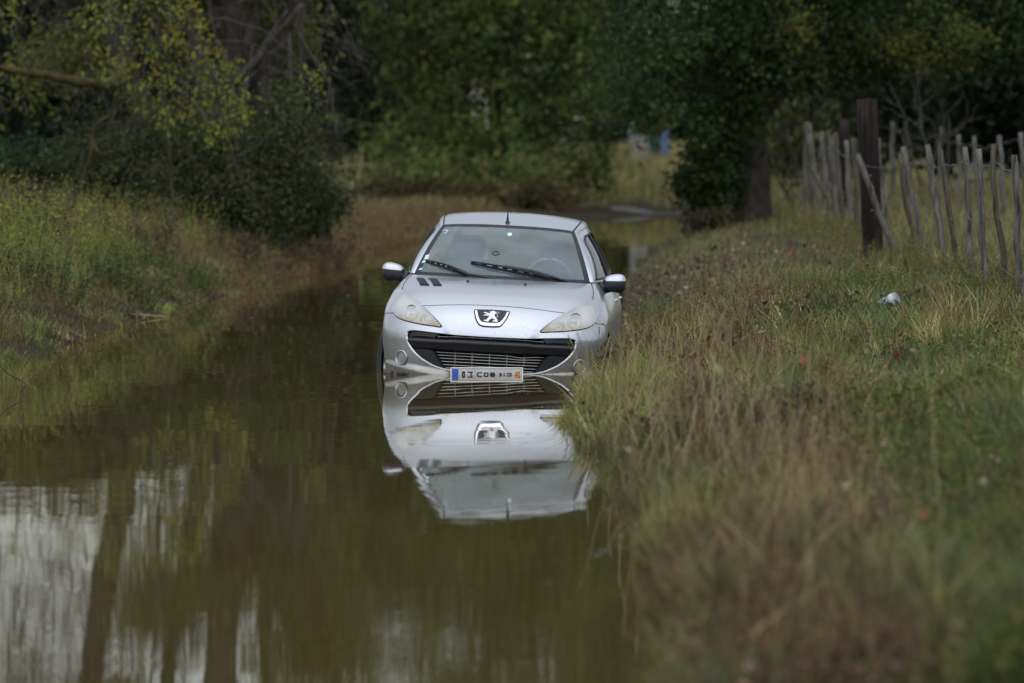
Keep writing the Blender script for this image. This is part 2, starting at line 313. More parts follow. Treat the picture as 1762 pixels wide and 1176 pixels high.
# ------------------------------------------------------------------ the car (u across, v back from the nose, w up from the water line)
M_PAINT = pmat("silver_paint", (0.50, 0.515, 0.54), 0.28, 0.80, 0.5, 0.5)
def _dirt(m):                                       # thin road film towards nothing in particular: soft smudges in the gloss
    t = m.node_tree; b = t.nodes["Principled BSDF"]
    o = t.nodes.new("ShaderNodeTexCoord"); n = t.nodes.new("ShaderNodeTexNoise"); n.inputs["Scale"].default_value = 5; n.inputs["Detail"].default_value = 9
    r = t.nodes.new("ShaderNodeMapRange"); r.inputs[1].default_value = 0.3; r.inputs[2].default_value = 0.75; r.inputs[3].default_value = 0.27; r.inputs[4].default_value = 0.36
    t.links.new(o.outputs["Object"], n.inputs["Vector"]); t.links.new(n.outputs[0], r.inputs[0]); t.links.new(r.outputs[0], b.inputs["Roughness"])
    n2 = t.nodes.new("ShaderNodeTexNoise"); n2.inputs["Scale"].default_value = 60; n2.inputs["Detail"].default_value = 4
    r2 = t.nodes.new("ShaderNodeValToRGB"); r2.color_ramp.elements[0].position = 0.3; r2.color_ramp.elements[1].position = 0.7
    r2.color_ramp.elements[0].color = (0.50, 0.515, 0.54, 1); r2.color_ramp.elements[1].color = (0.53, 0.545, 0.57, 1)
    t.links.new(o.outputs["Object"], n2.inputs["Vector"]); t.links.new(n2.outputs[0], r2.inputs[0])
    sz = t.nodes.new("ShaderNodeSeparateXYZ"); t.links.new(o.outputs["Object"], sz.inputs[0])                      # dried silt left by the flood along the lowest panels
    ad = t.nodes.new("ShaderNodeMath"); ad.operation = 'MULTIPLY_ADD'; ad.inputs[1].default_value = -0.16; t.links.new(n.outputs[0], ad.inputs[0]); t.links.new(sz.outputs[2], ad.inputs[2])
    sm = t.nodes.new("ShaderNodeMapRange"); sm.inputs[1].default_value = -0.09; sm.inputs[2].default_value = 0.09; sm.inputs[3].default_value = 0.75; sm.inputs[4].default_value = 0.0; t.links.new(ad.outputs[0], sm.inputs[0])
    mx = t.nodes.new("ShaderNodeMix"); mx.data_type = 'RGBA'; t.links.new(sm.outputs[0], mx.inputs[0]); t.links.new(r2.outputs[0], mx.inputs[6]); mx.inputs[7].default_value = (0.20, 0.165, 0.115, 1)
    n3 = t.nodes.new("ShaderNodeTexNoise"); n3.inputs["Scale"].default_value = 38; n3.inputs["Detail"].default_value = 2; t.links.new(o.outputs["Object"], n3.inputs["Vector"])   # dried splashes on the lower half
    th = t.nodes.new("ShaderNodeMapRange"); th.inputs[1].default_value = 0.60; th.inputs[2].default_value = 0.66; t.links.new(n3.outputs[0], th.inputs[0])
    hz = t.nodes.new("ShaderNodeMapRange"); hz.inputs[1].default_value = 0.05; hz.inputs[2].default_value = 0.48; hz.inputs[3].default_value = 0.5; hz.inputs[4].default_value = 0.0; t.links.new(sz.outputs[2], hz.inputs[0])
    kk = t.nodes.new("ShaderNodeMath"); kk.operation = 'MULTIPLY'; t.links.new(th.outputs[0], kk.inputs[0]); t.links.new(hz.outputs[0], kk.inputs[1])
    mx2 = t.nodes.new("ShaderNodeMix"); mx2.data_type = 'RGBA'; t.links.new(kk.outputs[0], mx2.inputs[0]); t.links.new(mx.outputs[2], mx2.inputs[6]); mx2.inputs[7].default_value = (0.22, 0.185, 0.135, 1)
    t.links.new(mx2.outputs[2], b.inputs["Base Color"])
_dirt(M_PAINT)
M_BLACK = pmat("black_plastic", (0.016, 0.017, 0.020), 0.38, 0, 0.5)
M_DARK = pmat("dark_void", (0.004, 0.004, 0.005), 0.8, 0, 0.2)
M_GAP = pmat("panel_gap", (0.02, 0.02, 0.022), 0.7)
M_CHROME = pmat("chrome", (0.78, 0.78, 0.80), 0.16, 1.0)
M_WIRE = pmat("grille_wire", (0.55, 0.54, 0.50), 0.3, 0.7)
M_RUBBER = pmat("rubber", (0.018, 0.019, 0.022), 0.6, 0, 0.4)
M_TYRE = pmat("tyre_rubber", (0.020, 0.022, 0.026), 0.55, 0, 0.45)
M_WHITE = pmat("white_enamel", (0.72, 0.73, 0.74), 0.35)
M_SEAT = pmat("seat_fabric", (0.030, 0.034, 0.042), 0.9, 0, 0.2)
M_DASH = pmat("dash_plastic", (0.020, 0.022, 0.025), 0.6, 0, 0.3)
M_BLUE = pmat("plate_blue", (0.02, 0.085, 0.42), 0.4, noise=((0.05, 0.14, 0.5), 60, 0.45, 0.75))
M_RED = pmat("plate_red", (0.55, 0.07, 0.05), 0.4, noise=((0.75, 0.45, 0.06), 70, 0.5, 0.58))
M_INK = pmat("plate_ink", (0.008, 0.008, 0.009), 0.5)
M_PLATE = pmat("plate_white", (0.60, 0.60, 0.58), 0.4, noise=((0.46, 0.45, 0.42), 18, 0.45, 0.75))
M_STICK = pmat("windscreen_sticker", (0.55, 0.72, 0.74), 0.6)
M_GLASS = glass_mat("windscreen_glass", (0.93, 0.98, 0.95), 1.70, 0.17, (0.42, 0.56, 0.58))  # bluish haze also puts the glass reflection into the colour
M_SIDEGL = glass_mat("side_glass", (0.55, 0.62, 0.60), 1.7)
M_FOGGL = glass_mat("fog_lamp_glass", (0.95, 0.95, 0.93), 1.5, 0.30, (0.6, 0.6, 0.58))
def lens_mat():
    m, t, b = new_mat("hazed_headlight_lens"); t.nodes.remove(b); o = t.nodes["Material Output"]
    c = t.nodes.new("ShaderNodeTexCoord"); s = t.nodes.new("ShaderNodeSeparateXYZ"); t.links.new(c.outputs["Object"], s.inputs[0])
    n = t.nodes.new("ShaderNodeTexNoise"); n.inputs["Scale"].default_value = 7; n.inputs["Detail"].default_value = 6
    t.links.new(c.outputs["Object"], n.inputs["Vector"])
    h = t.nodes.new("ShaderNodeMath"); h.operation = 'MULTIPLY_ADD'; h.inputs[1].default_value = 0.10; t.links.new(n.outputs[0], h.inputs[0]); t.links.new(s.outputs[2], h.inputs[2])
    r = t.nodes.new("ShaderNodeValToRGB"); e = r.color_ramp.elements       # yellowed along its lower rim, as UV leaves it
    mp = t.nodes.new("ShaderNodeMapRange"); mp.inputs[1].default_value = 0.40; mp.inputs[2].default_value = 0.70
    e[0].position = 0.0; e[0].color = (0.64, 0.52, 0.26, 1); e[1].position = 0.34; e[1].color = (0.84, 0.84, 0.81, 1)
    k = e.new(0.16); k.color = (0.68, 0.62, 0.44, 1)
    t.links.new(h.outputs[0], mp.inputs[0]); t.links.new(mp.outputs[0], r.inputs[0])
    df = t.nodes.new("ShaderNodeBsdfDiffuse"); t.links.new(r.outputs[0], df.inputs[0])
    tr = t.nodes.new("ShaderNodeBsdfTransparent"); tr.inputs[0].default_value = (0.95, 0.94, 0.9, 1)
    n2 = t.nodes.new("ShaderNodeMapRange"); n2.inputs[1].default_value = 0.35; n2.inputs[2].default_value = 0.7; n2.inputs[3].default_value = 0.42; n2.inputs[4].default_value = 0.56
    t.links.new(n.outputs[0], n2.inputs[0])
    m1 = t.nodes.new("ShaderNodeMixShader"); t.links.new(n2.outputs[0], m1.inputs[0]); t.links.new(tr.outputs[0], m1.inputs[1]); t.links.new(df.outputs[0], m1.inputs[2])
    gl = t.nodes.new("ShaderNodeBsdfGlossy"); gl.inputs["Roughness"].default_value = 0.12
    fr = t.nodes.new("ShaderNodeFresnel"); fr.inputs[0].default_value = 1.5
    m2 = t.nodes.new("ShaderNodeMixShader"); t.links.new(fr.outputs[0], m2.inputs[0]); t.links.new(m1.outputs[0], m2.inputs[1]); t.links.new(gl.outputs[0], m2.inputs[2]); t.links.new(m2.outputs[0], o.inputs[0])
    return m
M_LENS = lens_mat()
M_REFL = pmat("lamp_reflector", (0.74, 0.74, 0.72), 0.4, 0.4)
M_FOGR = pmat("fog_reflector", (.85, .85, .83), .3, .25)
M_BOWL = pmat("lamp_bowl", (0.62, 0.62, 0.61), 0.22, 0.8)

CAR = empty("car", (-0.1907, 50.0, 0.0), "silver hatchback standing nose-on in brown flood water up to its number plate", "car", None,
            (0, math.radians(2.9), math.radians(-3.4)))
CM = Matrix.Translation(CAR.location) @ CAR.rotation_euler.to_matrix().to_4x4()
CMn = np.array(CM)

def pchip(xs, ys):
    xs = np.array(xs, float); ys = np.array(ys, float); h = np.diff(xs); dl = np.diff(ys) / h
    m = np.zeros(len(xs)); m[0], m[-1] = dl[0], dl[-1]
    for i in range(1, len(xs) - 1):
        if dl[i - 1] * dl[i] > 0:
            w1, w2 = 2 * h[i] + h[i - 1], h[i] + 2 * h[i - 1]; m[i] = (w1 + w2) / (w1 / dl[i - 1] + w2 / dl[i])
    def f(x):
        x = np.clip(np.asarray(x, float), xs[0], xs[-1]); i = np.clip(np.searchsorted(xs, x) - 1, 0, len(xs) - 2)
        t = (x - xs[i]) / h[i]
        return (ys[i] * (1 + 2 * t) * (1 - t) ** 2 + h[i] * m[i] * t * (1 - t) ** 2 + ys[i + 1] * t * t * (3 - 2 * t) + h[i] * m[i + 1] * t * t * (t - 1))
    return f
WB, WT = -0.16, 0.772
f_vf = pchip([-.16, -.05, .05, .15, .25, .31, .36, .42, .48, .55, .62, .68, .73, .772], [.05, .03, .018, .006, 0, .004, .022, .055, .10, .18, .305, .47, .69, .98])
f_a = pchip([-.16, 0, .1, .27, .46, .6, .7, .772], [.88, .895, .908, .918, .913, .876, .820, .758])
f_b = pchip([-.16, .3, .45, .55, .64, .70, .74, .772], [.72, .72, .74, .74, .66, .52, .38, .26])
f_a2 = pchip([-.16, .0, .12, .3, .5, .65, .772], [.84, .87, .895, .922, .926, .898, .825])
NN = 2.5
V_REAR = 3.72
def sstep(x, a, b):
    t = np.clip((x - a) / (b - a), 0, 1); return t * t * (3 - 2 * t)
def vside(w): return f_vf(w) + f_b(w)
def u_side(v, w):
    k = sstep(v, vside(w), 2.0); r = 1 - 0.07 * sstep(v, 2.7, 4.2)
    return (f_a(w) * (1 - k) + f_a2(w) * k) * r
def front_v(u, w):
    r = np.clip(np.abs(u) / f_a(w), 0, 1)
    v = f_vf(w) + f_b(w) * (1 - np.clip(1 - r ** NN, 0, 1) ** (1 / NN))
    au = np.abs(u)
    lim = 0.335 + np.clip((w - 0.305) / 0.09, 0, 2) * 0.075
    v = v - 0.012 * (1 - sstep(au, lim - 0.035, lim + 0.035)) * sstep(w, 0.22, 0.30) * (1 - sstep(w, 0.34, 0.52))
    wl = (au - 0.33) * 0.145
    v = v - 0.035 * np.clip((wl - w) / 0.03, 0, 1) * sstep(au, 0.30, 0.40)
    return v
def SURF(P, w):                                     # P in 0..1: around the nose to the flank, beyond 1: metres along the flank (right half)
    P = np.asarray(P, float); w = np.asarray(w, float)
    u1 = f_a(w) * np.sin(np.clip(P, 0, 1) * np.pi / 2); v1 = front_v(u1, w)
    v2 = vside(w) + np.maximum(P - 1, 0); u2 = u_side(v2, w)
    fr = (P <= 1)
    u = np.where(fr, u1, u2); v = np.where(fr, v1, v2)
    return np.stack([u, v, np.broadcast_to(w, u.shape)], -1)
def SN(P, w):
    e = 2e-3; P = np.asarray(P, float); w = np.asarray(w, float)
    a = SURF(np.maximum(P + e, 0), w) - SURF(np.maximum(P - e, 0), w); b = SURF(P, w + e) - SURF(P, w - e)
    n = np.cross(a, b); n /= np.linalg.norm(n, axis=-1)[..., None] + 1e-12
    s = np.where((n[..., 1] > 0) & (P < 0.9), -1.0, 1.0)
    s = np.where((n[..., 0] < 0) & (P >= 0.9), -1.0, s)
    return n * s[..., None]
def lift(P, w, off=0.0): return SURF(P, w) + SN(P, w) * np.asarray(off)[..., None]
def u2P(u, w): return np.arcsin(np.clip(np.abs(u) / f_a(w), 0, 1)) * 2 / np.pi
def vw2P(v, w):                                     # a point of the flank given by v and w
    v = np.asarray(v, float); w = np.asarray(w, float)
    q = np.clip(1 - (v - f_vf(w)) / f_b(w), 0, 1) ** NN
    r = np.clip(1 - q, 0, 1) ** (1 / NN)
    return np.where(v >= vside(w), 1 + v - vside(w), np.arcsin(r) * 2 / np.pi)
def in_poly(pts, poly):
    x, y = pts[:, 0], pts[:, 1]; ins = np.zeros(len(pts), bool); n = len(poly)
    for i in range(n):
        x1, y1 = poly[i]; x2, y2 = poly[(i + 1) % n]
        c = ((y1 > y) != (y2 > y)) & (x < (x2 - x1) * (y - y1) / (y2 - y1 + 1e-15) + x1); ins ^= c
    return ins
def dens(poly, step, closed=True):                  # resample a polyline
    o = []; n = len(poly)
    for i in range(n if closed else n - 1):
        a = np.array(poly[i], float); b = np.array(poly[(i + 1) % n], float); k = max(1, int(np.ceil(np.linalg.norm(b - a) / step)))
        o += [a + (b - a) * t / k for t in range(k)]
    if not closed: o.append(np.array(poly[-1], float))
    return np.array(o)
def smooth_poly(pts, n=6, closed=True):             # catmull-rom
    p = np.array(pts, float); o = []; N = len(p)
    for i in range(N if closed else N - 1):
        if closed: a, b, c, d = p[i - 1], p[i], p[(i + 1) % N], p[(i + 2) % N]
        else: a, b, c, d = p[max(i - 1, 0)], p[i], p[i + 1], p[min(i + 2, N - 1)]
        for t in np.arange(n) / n:
            o.append(0.5 * (2 * b + (c - a) * t + (2 * a - 5 * b + 4 * c - d) * t * t + (3 * b - a - 3 * c + d) * t ** 3))
    if not closed: o.append(p[-1])
    return np.array(o)
def cdt(outline_list, grid):
    """constrained triangulation: outlines = list of (points, closed)"""
    V = []; E = []; segs = []
    for pts, closed in outline_list:
        k = len(V); V += [tuple(p) for p in pts]; m = len(pts)
        E += [(k + i, k + (i + 1) % m) for i in range(m if closed else m - 1)]
    B = np.array(V)
    if len(grid):
        g = np.asarray(grid)
        keep = np.ones(len(g), bool)
        for i in range(0, len(g), 2000):
            d = np.min(np.linalg.norm(g[i:i + 2000, None] - B[None], axis=2), axis=1); keep[i:i + 2000] = d > 0.010
        V += [tuple(p) for p in g[keep]]
    r = delaunay_2d_cdt([Vector(p) for p in V], E, [], 0, 1e-6)
    return np.array([tuple(p) for p in r[0]]), np.array([tuple(f) for f in r[2]])

# ---- outlines seen from the front, right half, as (u, w)
OPEN = smooth_poly([(.0, .303), (.15, .304), (.30, .3065), (.45, .316), (.57, .3235), (.635, .325), (.675, .312), (.692, .283), (.688, .245), (.668, .200), (.640, .163), (.595, .120), (.537, .080), (.44, .035), (.35, .016), (.25, .007), (.12, .004), (.0, .004)], 5, False)
LIGHT = smooth_poly([(.3975, .361), (.43, .402), (.50, .463), (.576, .523), (.66, .577), (.73, .616), (.775, .637), (.806, .625), (.826, .590), (.833, .545), (.829, .495), (.812, .452), (.775, .420), (.72, .399), (.65, .385), (.56, .372), (.47, .364)], 4)
BON_EDGE = [(.0, .552), (.12, .551), (.25, .547), (.38, .539), (.50, .528), (.576, .523)]
BON_SIDE = [(.775, .637), (.776, .66), (.771, .70), (.757, .74), (.736, .772)]
def toP(uw): uw = np.asarray(uw, float); return np.stack([u2P(uw[:, 0], uw[:, 1]), uw[:, 1]], -1)
pOPEN, pLIGHT = toP(dens(OPEN, .012, False)), toP(dens(LIGHT, .012))
i576 = 3 * 4; i775 = 6 * 4
pBON = toP(dens(np.array(BON_EDGE + [tuple(p) for p in LIGHT[i576 + 1:i775 + 1]] + BON_SIDE[1:]), .015, False))
pWING = np.stack([vw2P(np.linspace(.47, .50, 2), np.array([.452, .44])), [.452, .44]], -1)
pWING = np.vstack([toP(np.array([(.812, .452), (.845, .449)])), [[vw2P(.56, .44), .44]], [[vw2P(.60, .40), .40]]])
ARC = [(.80 + .345 * math.cos(t), .05 + .345 * math.sin(t)) for t in np.linspace(math.pi * 1.05, -math.pi * .05, 40)]
ARC2 = [(3.24 + .345 * math.cos(t), .05 + .345 * math.sin(t)) for t in np.linspace(math.pi * 1.05, -math.pi * .05, 40)]
ARC = [p for p in ARC if p[1] > WB]; ARC2 = [p for p in ARC2 if p[1] > WB]
def vwP(L_): L_ = np.asarray(L_, float); return np.stack([vw2P(L_[:, 0], L_[:, 1]), L_[:, 1]], -1)
pARC, pARC2 = vwP(ARC), vwP(ARC2)
SEAMS = [[(1.27, .02), (1.27, .772)], [(2.28, .02), (2.28, .772)], [(3.0, .33), (3.12, .56), (3.14, .772)], [(1.27, .02), (2.88, .02)]]
pSEAM = [vwP(dens(s, .03, False)) for s in SEAMS]
PMAX = 1 + V_REAR - 1.24
gw = np.linspace(WB, WT, 46)
top = [(p, WT) for p in np.linspace(0, 1 + V_REAR - float(vside(WT)), 150)]
bot = [(p, WB) for p in np.linspace(0, 1 + V_REAR - float(vside(WB)), 150)]
rear = [(1 + V_REAR - float(vside(w)), w) for w in gw[1:-1]]
left = [(0.0, w) for w in gw[1:-1]]
outl = np.array(bot + rear + top[::-1] + left[::-1])
gp = []
for w in np.arange(WB + .012, WT, .016):
    for p in np.arange(.012, 1, .018): gp.append((p, w))
    for p in np.arange(1.0, 1 + V_REAR - float(vside(w)) - .01, .045): gp.append((p, w))
TV, TF = cdt([(outl, True), (pOPEN, False), (pLIGHT, True), (pBON, False), (pWING, False), (pARC, False), (pARC2, False)] + [(s, False) for s in pSEAM], gp)
ct = TV[TF].mean(1)
cs = SURF(ct[:, 0], ct[:, 1])
okf = in_poly(ct, outl)
polyOPEN = np.vstack([pOPEN]); in_open = in_poly(ct, polyOPEN)
in_light = in_poly(ct, pLIGHT)
in_bon = in_poly(ct, np.vstack([pBON, [[0, WT + .01]]]))
d1 = np.hypot(cs[:, 1] - .80, cs[:, 2] - .05) < .345; d2 = np.hypot(cs[:, 1] - 3.24, cs[:, 2] - .05) < .345
d1 = in_poly(ct, pARC); d2 = in_poly(ct, pARC2)
okf &= ~(in_open | in_light | d1 | d2)
wing_top = np.interp(cs[:, 1], [.0, .56, .60, .64], [.452, .44, .40, .30])
is_bon = okf & in_bon
is_wing = okf & ~in_bon & (ct[:, 0] > u2P(.79, .5) * 0) & (cs[:, 0] > .60) & (ct[:, 1] > wing_top) & (cs[:, 1] < 1.27)
is_wing &= ~((ct[:, 1] < .46) & (cs[:, 0] < .80))
is_wing |= okf & ~in_bon & (cs[:, 1] >= .80) & (cs[:, 1] < 1.27)
is_d1 = okf & (cs[:, 1] >= 1.27) & (cs[:, 1] < 2.28) & (ct[:, 1] > .02)
rd = np.interp(ct[:, 1], [.33, .56, .772], [3.0, 3.12, 3.14])
is_d2 = okf & (cs[:, 1] >= 2.28) & (cs[:, 1] < rd) & (ct[:, 1] > .02)
is_q = okf & (cs[:, 1] >= 1.27) & ~is_d1 & ~is_d2
is_bump = okf & ~is_bon & ~is_wing & (cs[:, 1] < 1.27)
def submesh(name, mask, mat, both=True, mirror=False, verts=None, parent=CAR, smooth=True):
    F = TF[mask]; idx = np.unique(F); mp = np.full(len(TV), -1); mp[idx] = np.arange(len(idx)); F = mp[F]
    V = SURF(TV[idx, 0], TV[idx, 1]) if verts is None else verts[idx]
    a = V[F]; n = np.cross(a[:, 1] - a[:, 0], a[:, 2] - a[:, 0]); sn = SN(TV[idx, 0], TV[idx, 1])[F].mean(1)
    fl = (n * sn).sum(1) < 0; F[fl] = F[fl][:, ::-1]
    if mirror: V = V * [-1, 1, 1]; F = F[:, ::-1]
    if both:
        V2 = V * [-1, 1, 1]; cen = np.abs(V[:, 0]) < 1e-4; m2 = np.arange(len(V)) + len(V)
        m2 = np.where(cen, np.arange(len(V)), m2); V = np.vstack([V, V2]); F = np.vstack([F, m2[F][:, ::-1]])
        used = np.unique(F); r = np.full(len(V), -1); r[used] = np.arange(len(used)); V = V[used]; F = r[F]
    return big(name, V, None, F, mat, parent, smooth=smooth)
BONNET = submesh("bonnet", is_bon, M_PAINT)
BUMPER = submesh("bumper", is_bump, M_PAINT)
for mir in (False, True):
    submesh("front_wing", is_wing, M_PAINT, False, mir)
DOORS = [submesh(nm, mk, M_PAINT, False, mir) for nm, mk in (("door", is_d1), ("door", is_d2)) for mir in (False, True)]
for mir in (False, True): submesh("rear_quarter", is_q, M_PAINT, False, mir)

def patch(name, poly_uw, off, mat, parent=CAR, sides=(1, -1), depth=0.0, step=.03, merge=False, smooth=True, wfun=None):
    """sheet that follows the nose; poly in (u,w) seen from the front (u may cross the centre line)"""
    objs = []; mbs = MB()
    for sd in sides:
        p = np.array(poly_uw, float); lo, hi = p.min(0), p.max(0)
        g = np.array([(x, y) for x in np.arange(lo[0] + step / 2, hi[0], step) for y in np.arange(lo[1] + step / 2, hi[1], step)]).reshape(-1, 2)
        if len(g): g = g[in_poly(g, p)]
        tv, tf = cdt([(p, True)], g); tf = tf[in_poly(tv[tf].mean(1), p)]
        def L3(o):
            q = lift(u2P(tv[:, 0], tv[:, 1]), tv[:, 1], np.full(len(tv), o)); q[:, 0] *= np.where(tv[:, 0] < 0, -1, 1); q[:, 0] *= sd; return q
        V = L3(off)
        a = V[tf]; n = np.cross(a[:, 1] - a[:, 0], a[:, 2] - a[:, 0]); fl = n[:, 1] > 0; tf = tf.copy(); tf[fl] = tf[fl][:, ::-1]
        mb = mbs if merge else MB(); mb.add(V, None, tf)
        if depth:
            k = len(p); Vd = L3(off - depth)[:k]
            mb.add(np.vstack([V[:k], Vd]), [[i, (i + 1) % k, k + (i + 1) % k, k + i] for i in range(k)])
        if not merge: objs.append(mb.build(name, mat, parent, smooth and not depth))
    if merge: objs.append(mbs.build(name, mat, parent, smooth and not depth))
    return objs
def ribbon(mb, Pw, width, off=.0015, mir=(1, -1)):
    Pw = np.asarray(Pw, float); S = lift(Pw[:, 0], Pw[:, 1], np.full(len(Pw), off)); N = SN(Pw[:, 0], Pw[:, 1])
    t = np.gradient(S, axis=0); t /= np.linalg.norm(t, axis=1)[:, None] + 1e-9; c = np.cross(t, N) * width / 2
    for s in mir:
        V = np.vstack([S + c, S - c]) * [s, 1, 1]; k = len(S)
        mb.add(V, [[i, i + 1, k + i + 1, k + i] for i in range(k - 1)])
g = MB(); ribbon(g, pBON[:len(dens(np.array(BON_EDGE), .015, False))], .0045)
ribbon(g, toP(dens(np.array(BON_SIDE), .015, False)), .007); ribbon(g, pWING, .006)
for s in pSEAM: ribbon(g, s, .007)
g.build("panel_gap", M_GAP, CAR)

# ---- grille opening: rim, tray, cross bar, flaps, wires
def offset_in(uw, d):
    uw = np.asarray(uw, float); t = np.gradient(uw, axis=0); t /= np.linalg.norm(t, axis=1)[:, None]; n = np.stack([t[:, 1], -t[:, 0]], -1)
    d = d * np.where(n[:, 1] < -.5, .3, 1.0)[:, None]
    o = uw + n * d; o[:, 0] = np.maximum(o[:, 0], 0); o[0, 0] = o[-1, 0] = 0; return o
q0 = dens(OPEN, .012, False); q1 = offset_in(q0, .013); q2 = offset_in(q0, .016)
def L3(uw, o): return lift(u2P(uw[:, 0], uw[:, 1]), uw[:, 1], np.full(len(uw), o))
rim = MB()
for s in (1, -1):
    k = len(q0); rings = [L3(q0, 0), L3(offset_in(q0, .003), .003), L3(q1, -.010)]
    V = np.vstack(rings) * [s, 1, 1]
    rim.add(V, [[j * k + i, j * k + i + 1, (j + 1) * k + i + 1, (j + 1) * k + i] for j in range(2) for i in range(k - 1)])
rim.build("grille_rim", M_PAINT, CAR, True)
GR = empty("grille", (0, 0, 0)); GR.parent = CAR
tray = MB()
for s in (1, -1):
    k = len(q0); V = np.vstack([L3(q1, -.010), L3(q2, -.12)]) * [s, 1, 1]
    tray.add(V, [[i, i + 1, k + i + 1, k + i] for i in range(k - 1)])
tray.build("grille_surround", M_BLACK, GR, True)
patch("grille_backing", np.vstack([q2, (q2 * [-1, 1])[::-1]]), -.11, M_DARK, GR, (1,), step=.05)
uo = lambda w, e=.018: max(q0[:, 0][np.argsort(np.abs(q0[:, 1] - w))[:4]]) - e
bar = MB(); prof = [(.272, -.085), (.268, -.03), (.262, -.012), (.250, -.002), (.236, .002), (.228, -.004), (.190, -.012), (.178, -.02), (.172, -.05), (.172, -.1)]
ss = np.linspace(-1, 1, 81); rows = []
for w, o in prof:
    u = ss * uo(np.clip(w, .19, .28)); r = lift(u2P(u, np.full(81, w)), np.full(81, w), np.full(81, o)); r[:, 0] *= np.sign(u + 1e-12); rows.append(r)
bar.add(np.vstack(rows), [[j * 81 + i, (j + 1) * 81 + i, (j + 1) * 81 + i + 1, j * 81 + i + 1] for j in range(len(prof) - 1) for i in range(80)])
bar.build("bumper_bar", M_BLACK, CAR, True)
for s in (1, -1):
    patch("grille_end_cap", [(.455, .272), (.445, .29), (.42, .307), (.50, .314), (.60, .318), (.645, .315), (.668, .302), (.676, .28), (.672, .268)], -.022, M_BLACK, GR, (s,), .03)
    patch("air_deflector", smooth_poly([(.652, .170), (.56, .172), (.49, .171), (.462, .158), (.43, .110), (.385, .042), (.375, .030), (.43, .046), (.53, .092), (.59, .133)], 3), -.016, M_BLACK, GR, (s,), .04)
wires = MB()
def wire(uws, o=-.05, r=.0030):
    uws = np.asarray(uws, float); p = lift(u2P(uws[:, 0], uws[:, 1]), uws[:, 1], np.full(len(uws), o)); p[:, 0] *= np.sign(uws[:, 0] + 1e-12)
    wires.tube(p, r, 5)
wire([(u, .286) for u in np.linspace(-.45, .45, 41)], -.035)
for k, w in enumerate((.153, .129, .104, .079, .054, .030)):
    um = np.interp(w, [.03, .16], [.375, .46])
    wire([(u, w - (.012 * math.exp(-((u - .26) / .07) ** 2) if k == 0 else 0) - (.006 * math.exp(-((u - .25) / .08) ** 2) if k == 1 else 0)) for u in np.linspace(-um, um, 41)], -.05, .0032)
for u in np.arange(-3, 4) * .1425:
    wire([(u, .307), (u, .268)], -.04, .0024)
    if abs(u) < .40: wire([(u, .165), (u, .02)], -.055, .0024)
wires.build("wire_bars", M_WIRE, GR, True)

# ---- headlights and fog lamps
for s in (1, -1):
    H = empty("headlight", (0, 0, 0)); H.parent = CAR
    k = np.array(LIGHT); c = k.mean(0)
    patch("lamp_gasket", k, -.055, M_GAP, H, (s,), .04, step=.03)
    gk = MB(); q = pLIGHT; ribbon(gk, np.vstack([q, q[:2]]), .009, .0012, (s,)); gk.build("lamp_edge", M_GAP, H)
    inner = c + (k - c) * .985
    patch("lens", inner + np.array([0, .001]), .010, M_LENS, H, (s,), .014, step=.02)
    patch("lamp_housing", c + (k - c) * .98, -.040, M_REFL, H, (s,), .0, step=.03)
    for (u, w, r) in ((.675, .470, .066), (.548, .424, .048), (.470, .390, .019)):
        b_ = lift(u2P(np.array([u]), np.array([w])), np.array([w]), np.array([-.013]))[0]; n_ = SN(u2P(np.array([u]), np.array([w])), np.array([w]))[0] * [1, 1, .3]
        b_[0] *= s; n_[0] *= s
        Mx = Matrix.Translation(b_) @ Vector(n_).to_track_quat('Z', 'Y').to_matrix().to_4x4()
        m = MB(); m.lathe([(r * 1.06, .002), (r, .003), (r * .93, -.004), (r * .75, -.016), (r * .42, -.026), (r * .30, -.026), (r * .28, -.012), (r * .20, -.008), (0, -.007)], 28, Mx); m.build("reflector", M_BOWL, H, True)
    F = empty("fog_lamp", (0, 0, 0)); F.parent = CAR
    u, w = .715, .098
    b_ = lift(u2P(np.array([u]), np.array([w])), np.array([w]), np.array([.0]))[0]; n_ = SN(u2P(np.array([u]), np.array([w])), np.array([w]))[0] * [.75, 1, .2]
    b_[0] *= s; n_[0] *= s
    Mx = Matrix.Translation(b_) @ Vector(n_).to_track_quat('Z', 'Y').to_matrix().to_4x4()
    m = MB(); m.lathe([(.060, -.035), (.061, -.005), (.0605, .012), (.057, .0175), (.052, .016), (.047, .006), (.044, -.004)], 40, Mx); m.build("lamp_ring", M_PAINT, F, True)
    m = MB(); m.lathe([(.046, .0), (.040, .0035), (.02, .007), (0, .008)], 32, Mx); m.build("lamp_glass", M_FOGGL, F, True)
    m = MB(); m.lathe([(.046, -.004), (.043, -.012), (.036, -.020), (.027, -.027), (.016, -.030), (.013, -.014), (.009, -.008), (0, -.006)], 14, Mx); m.build("reflector", M_FOGR, F, False)

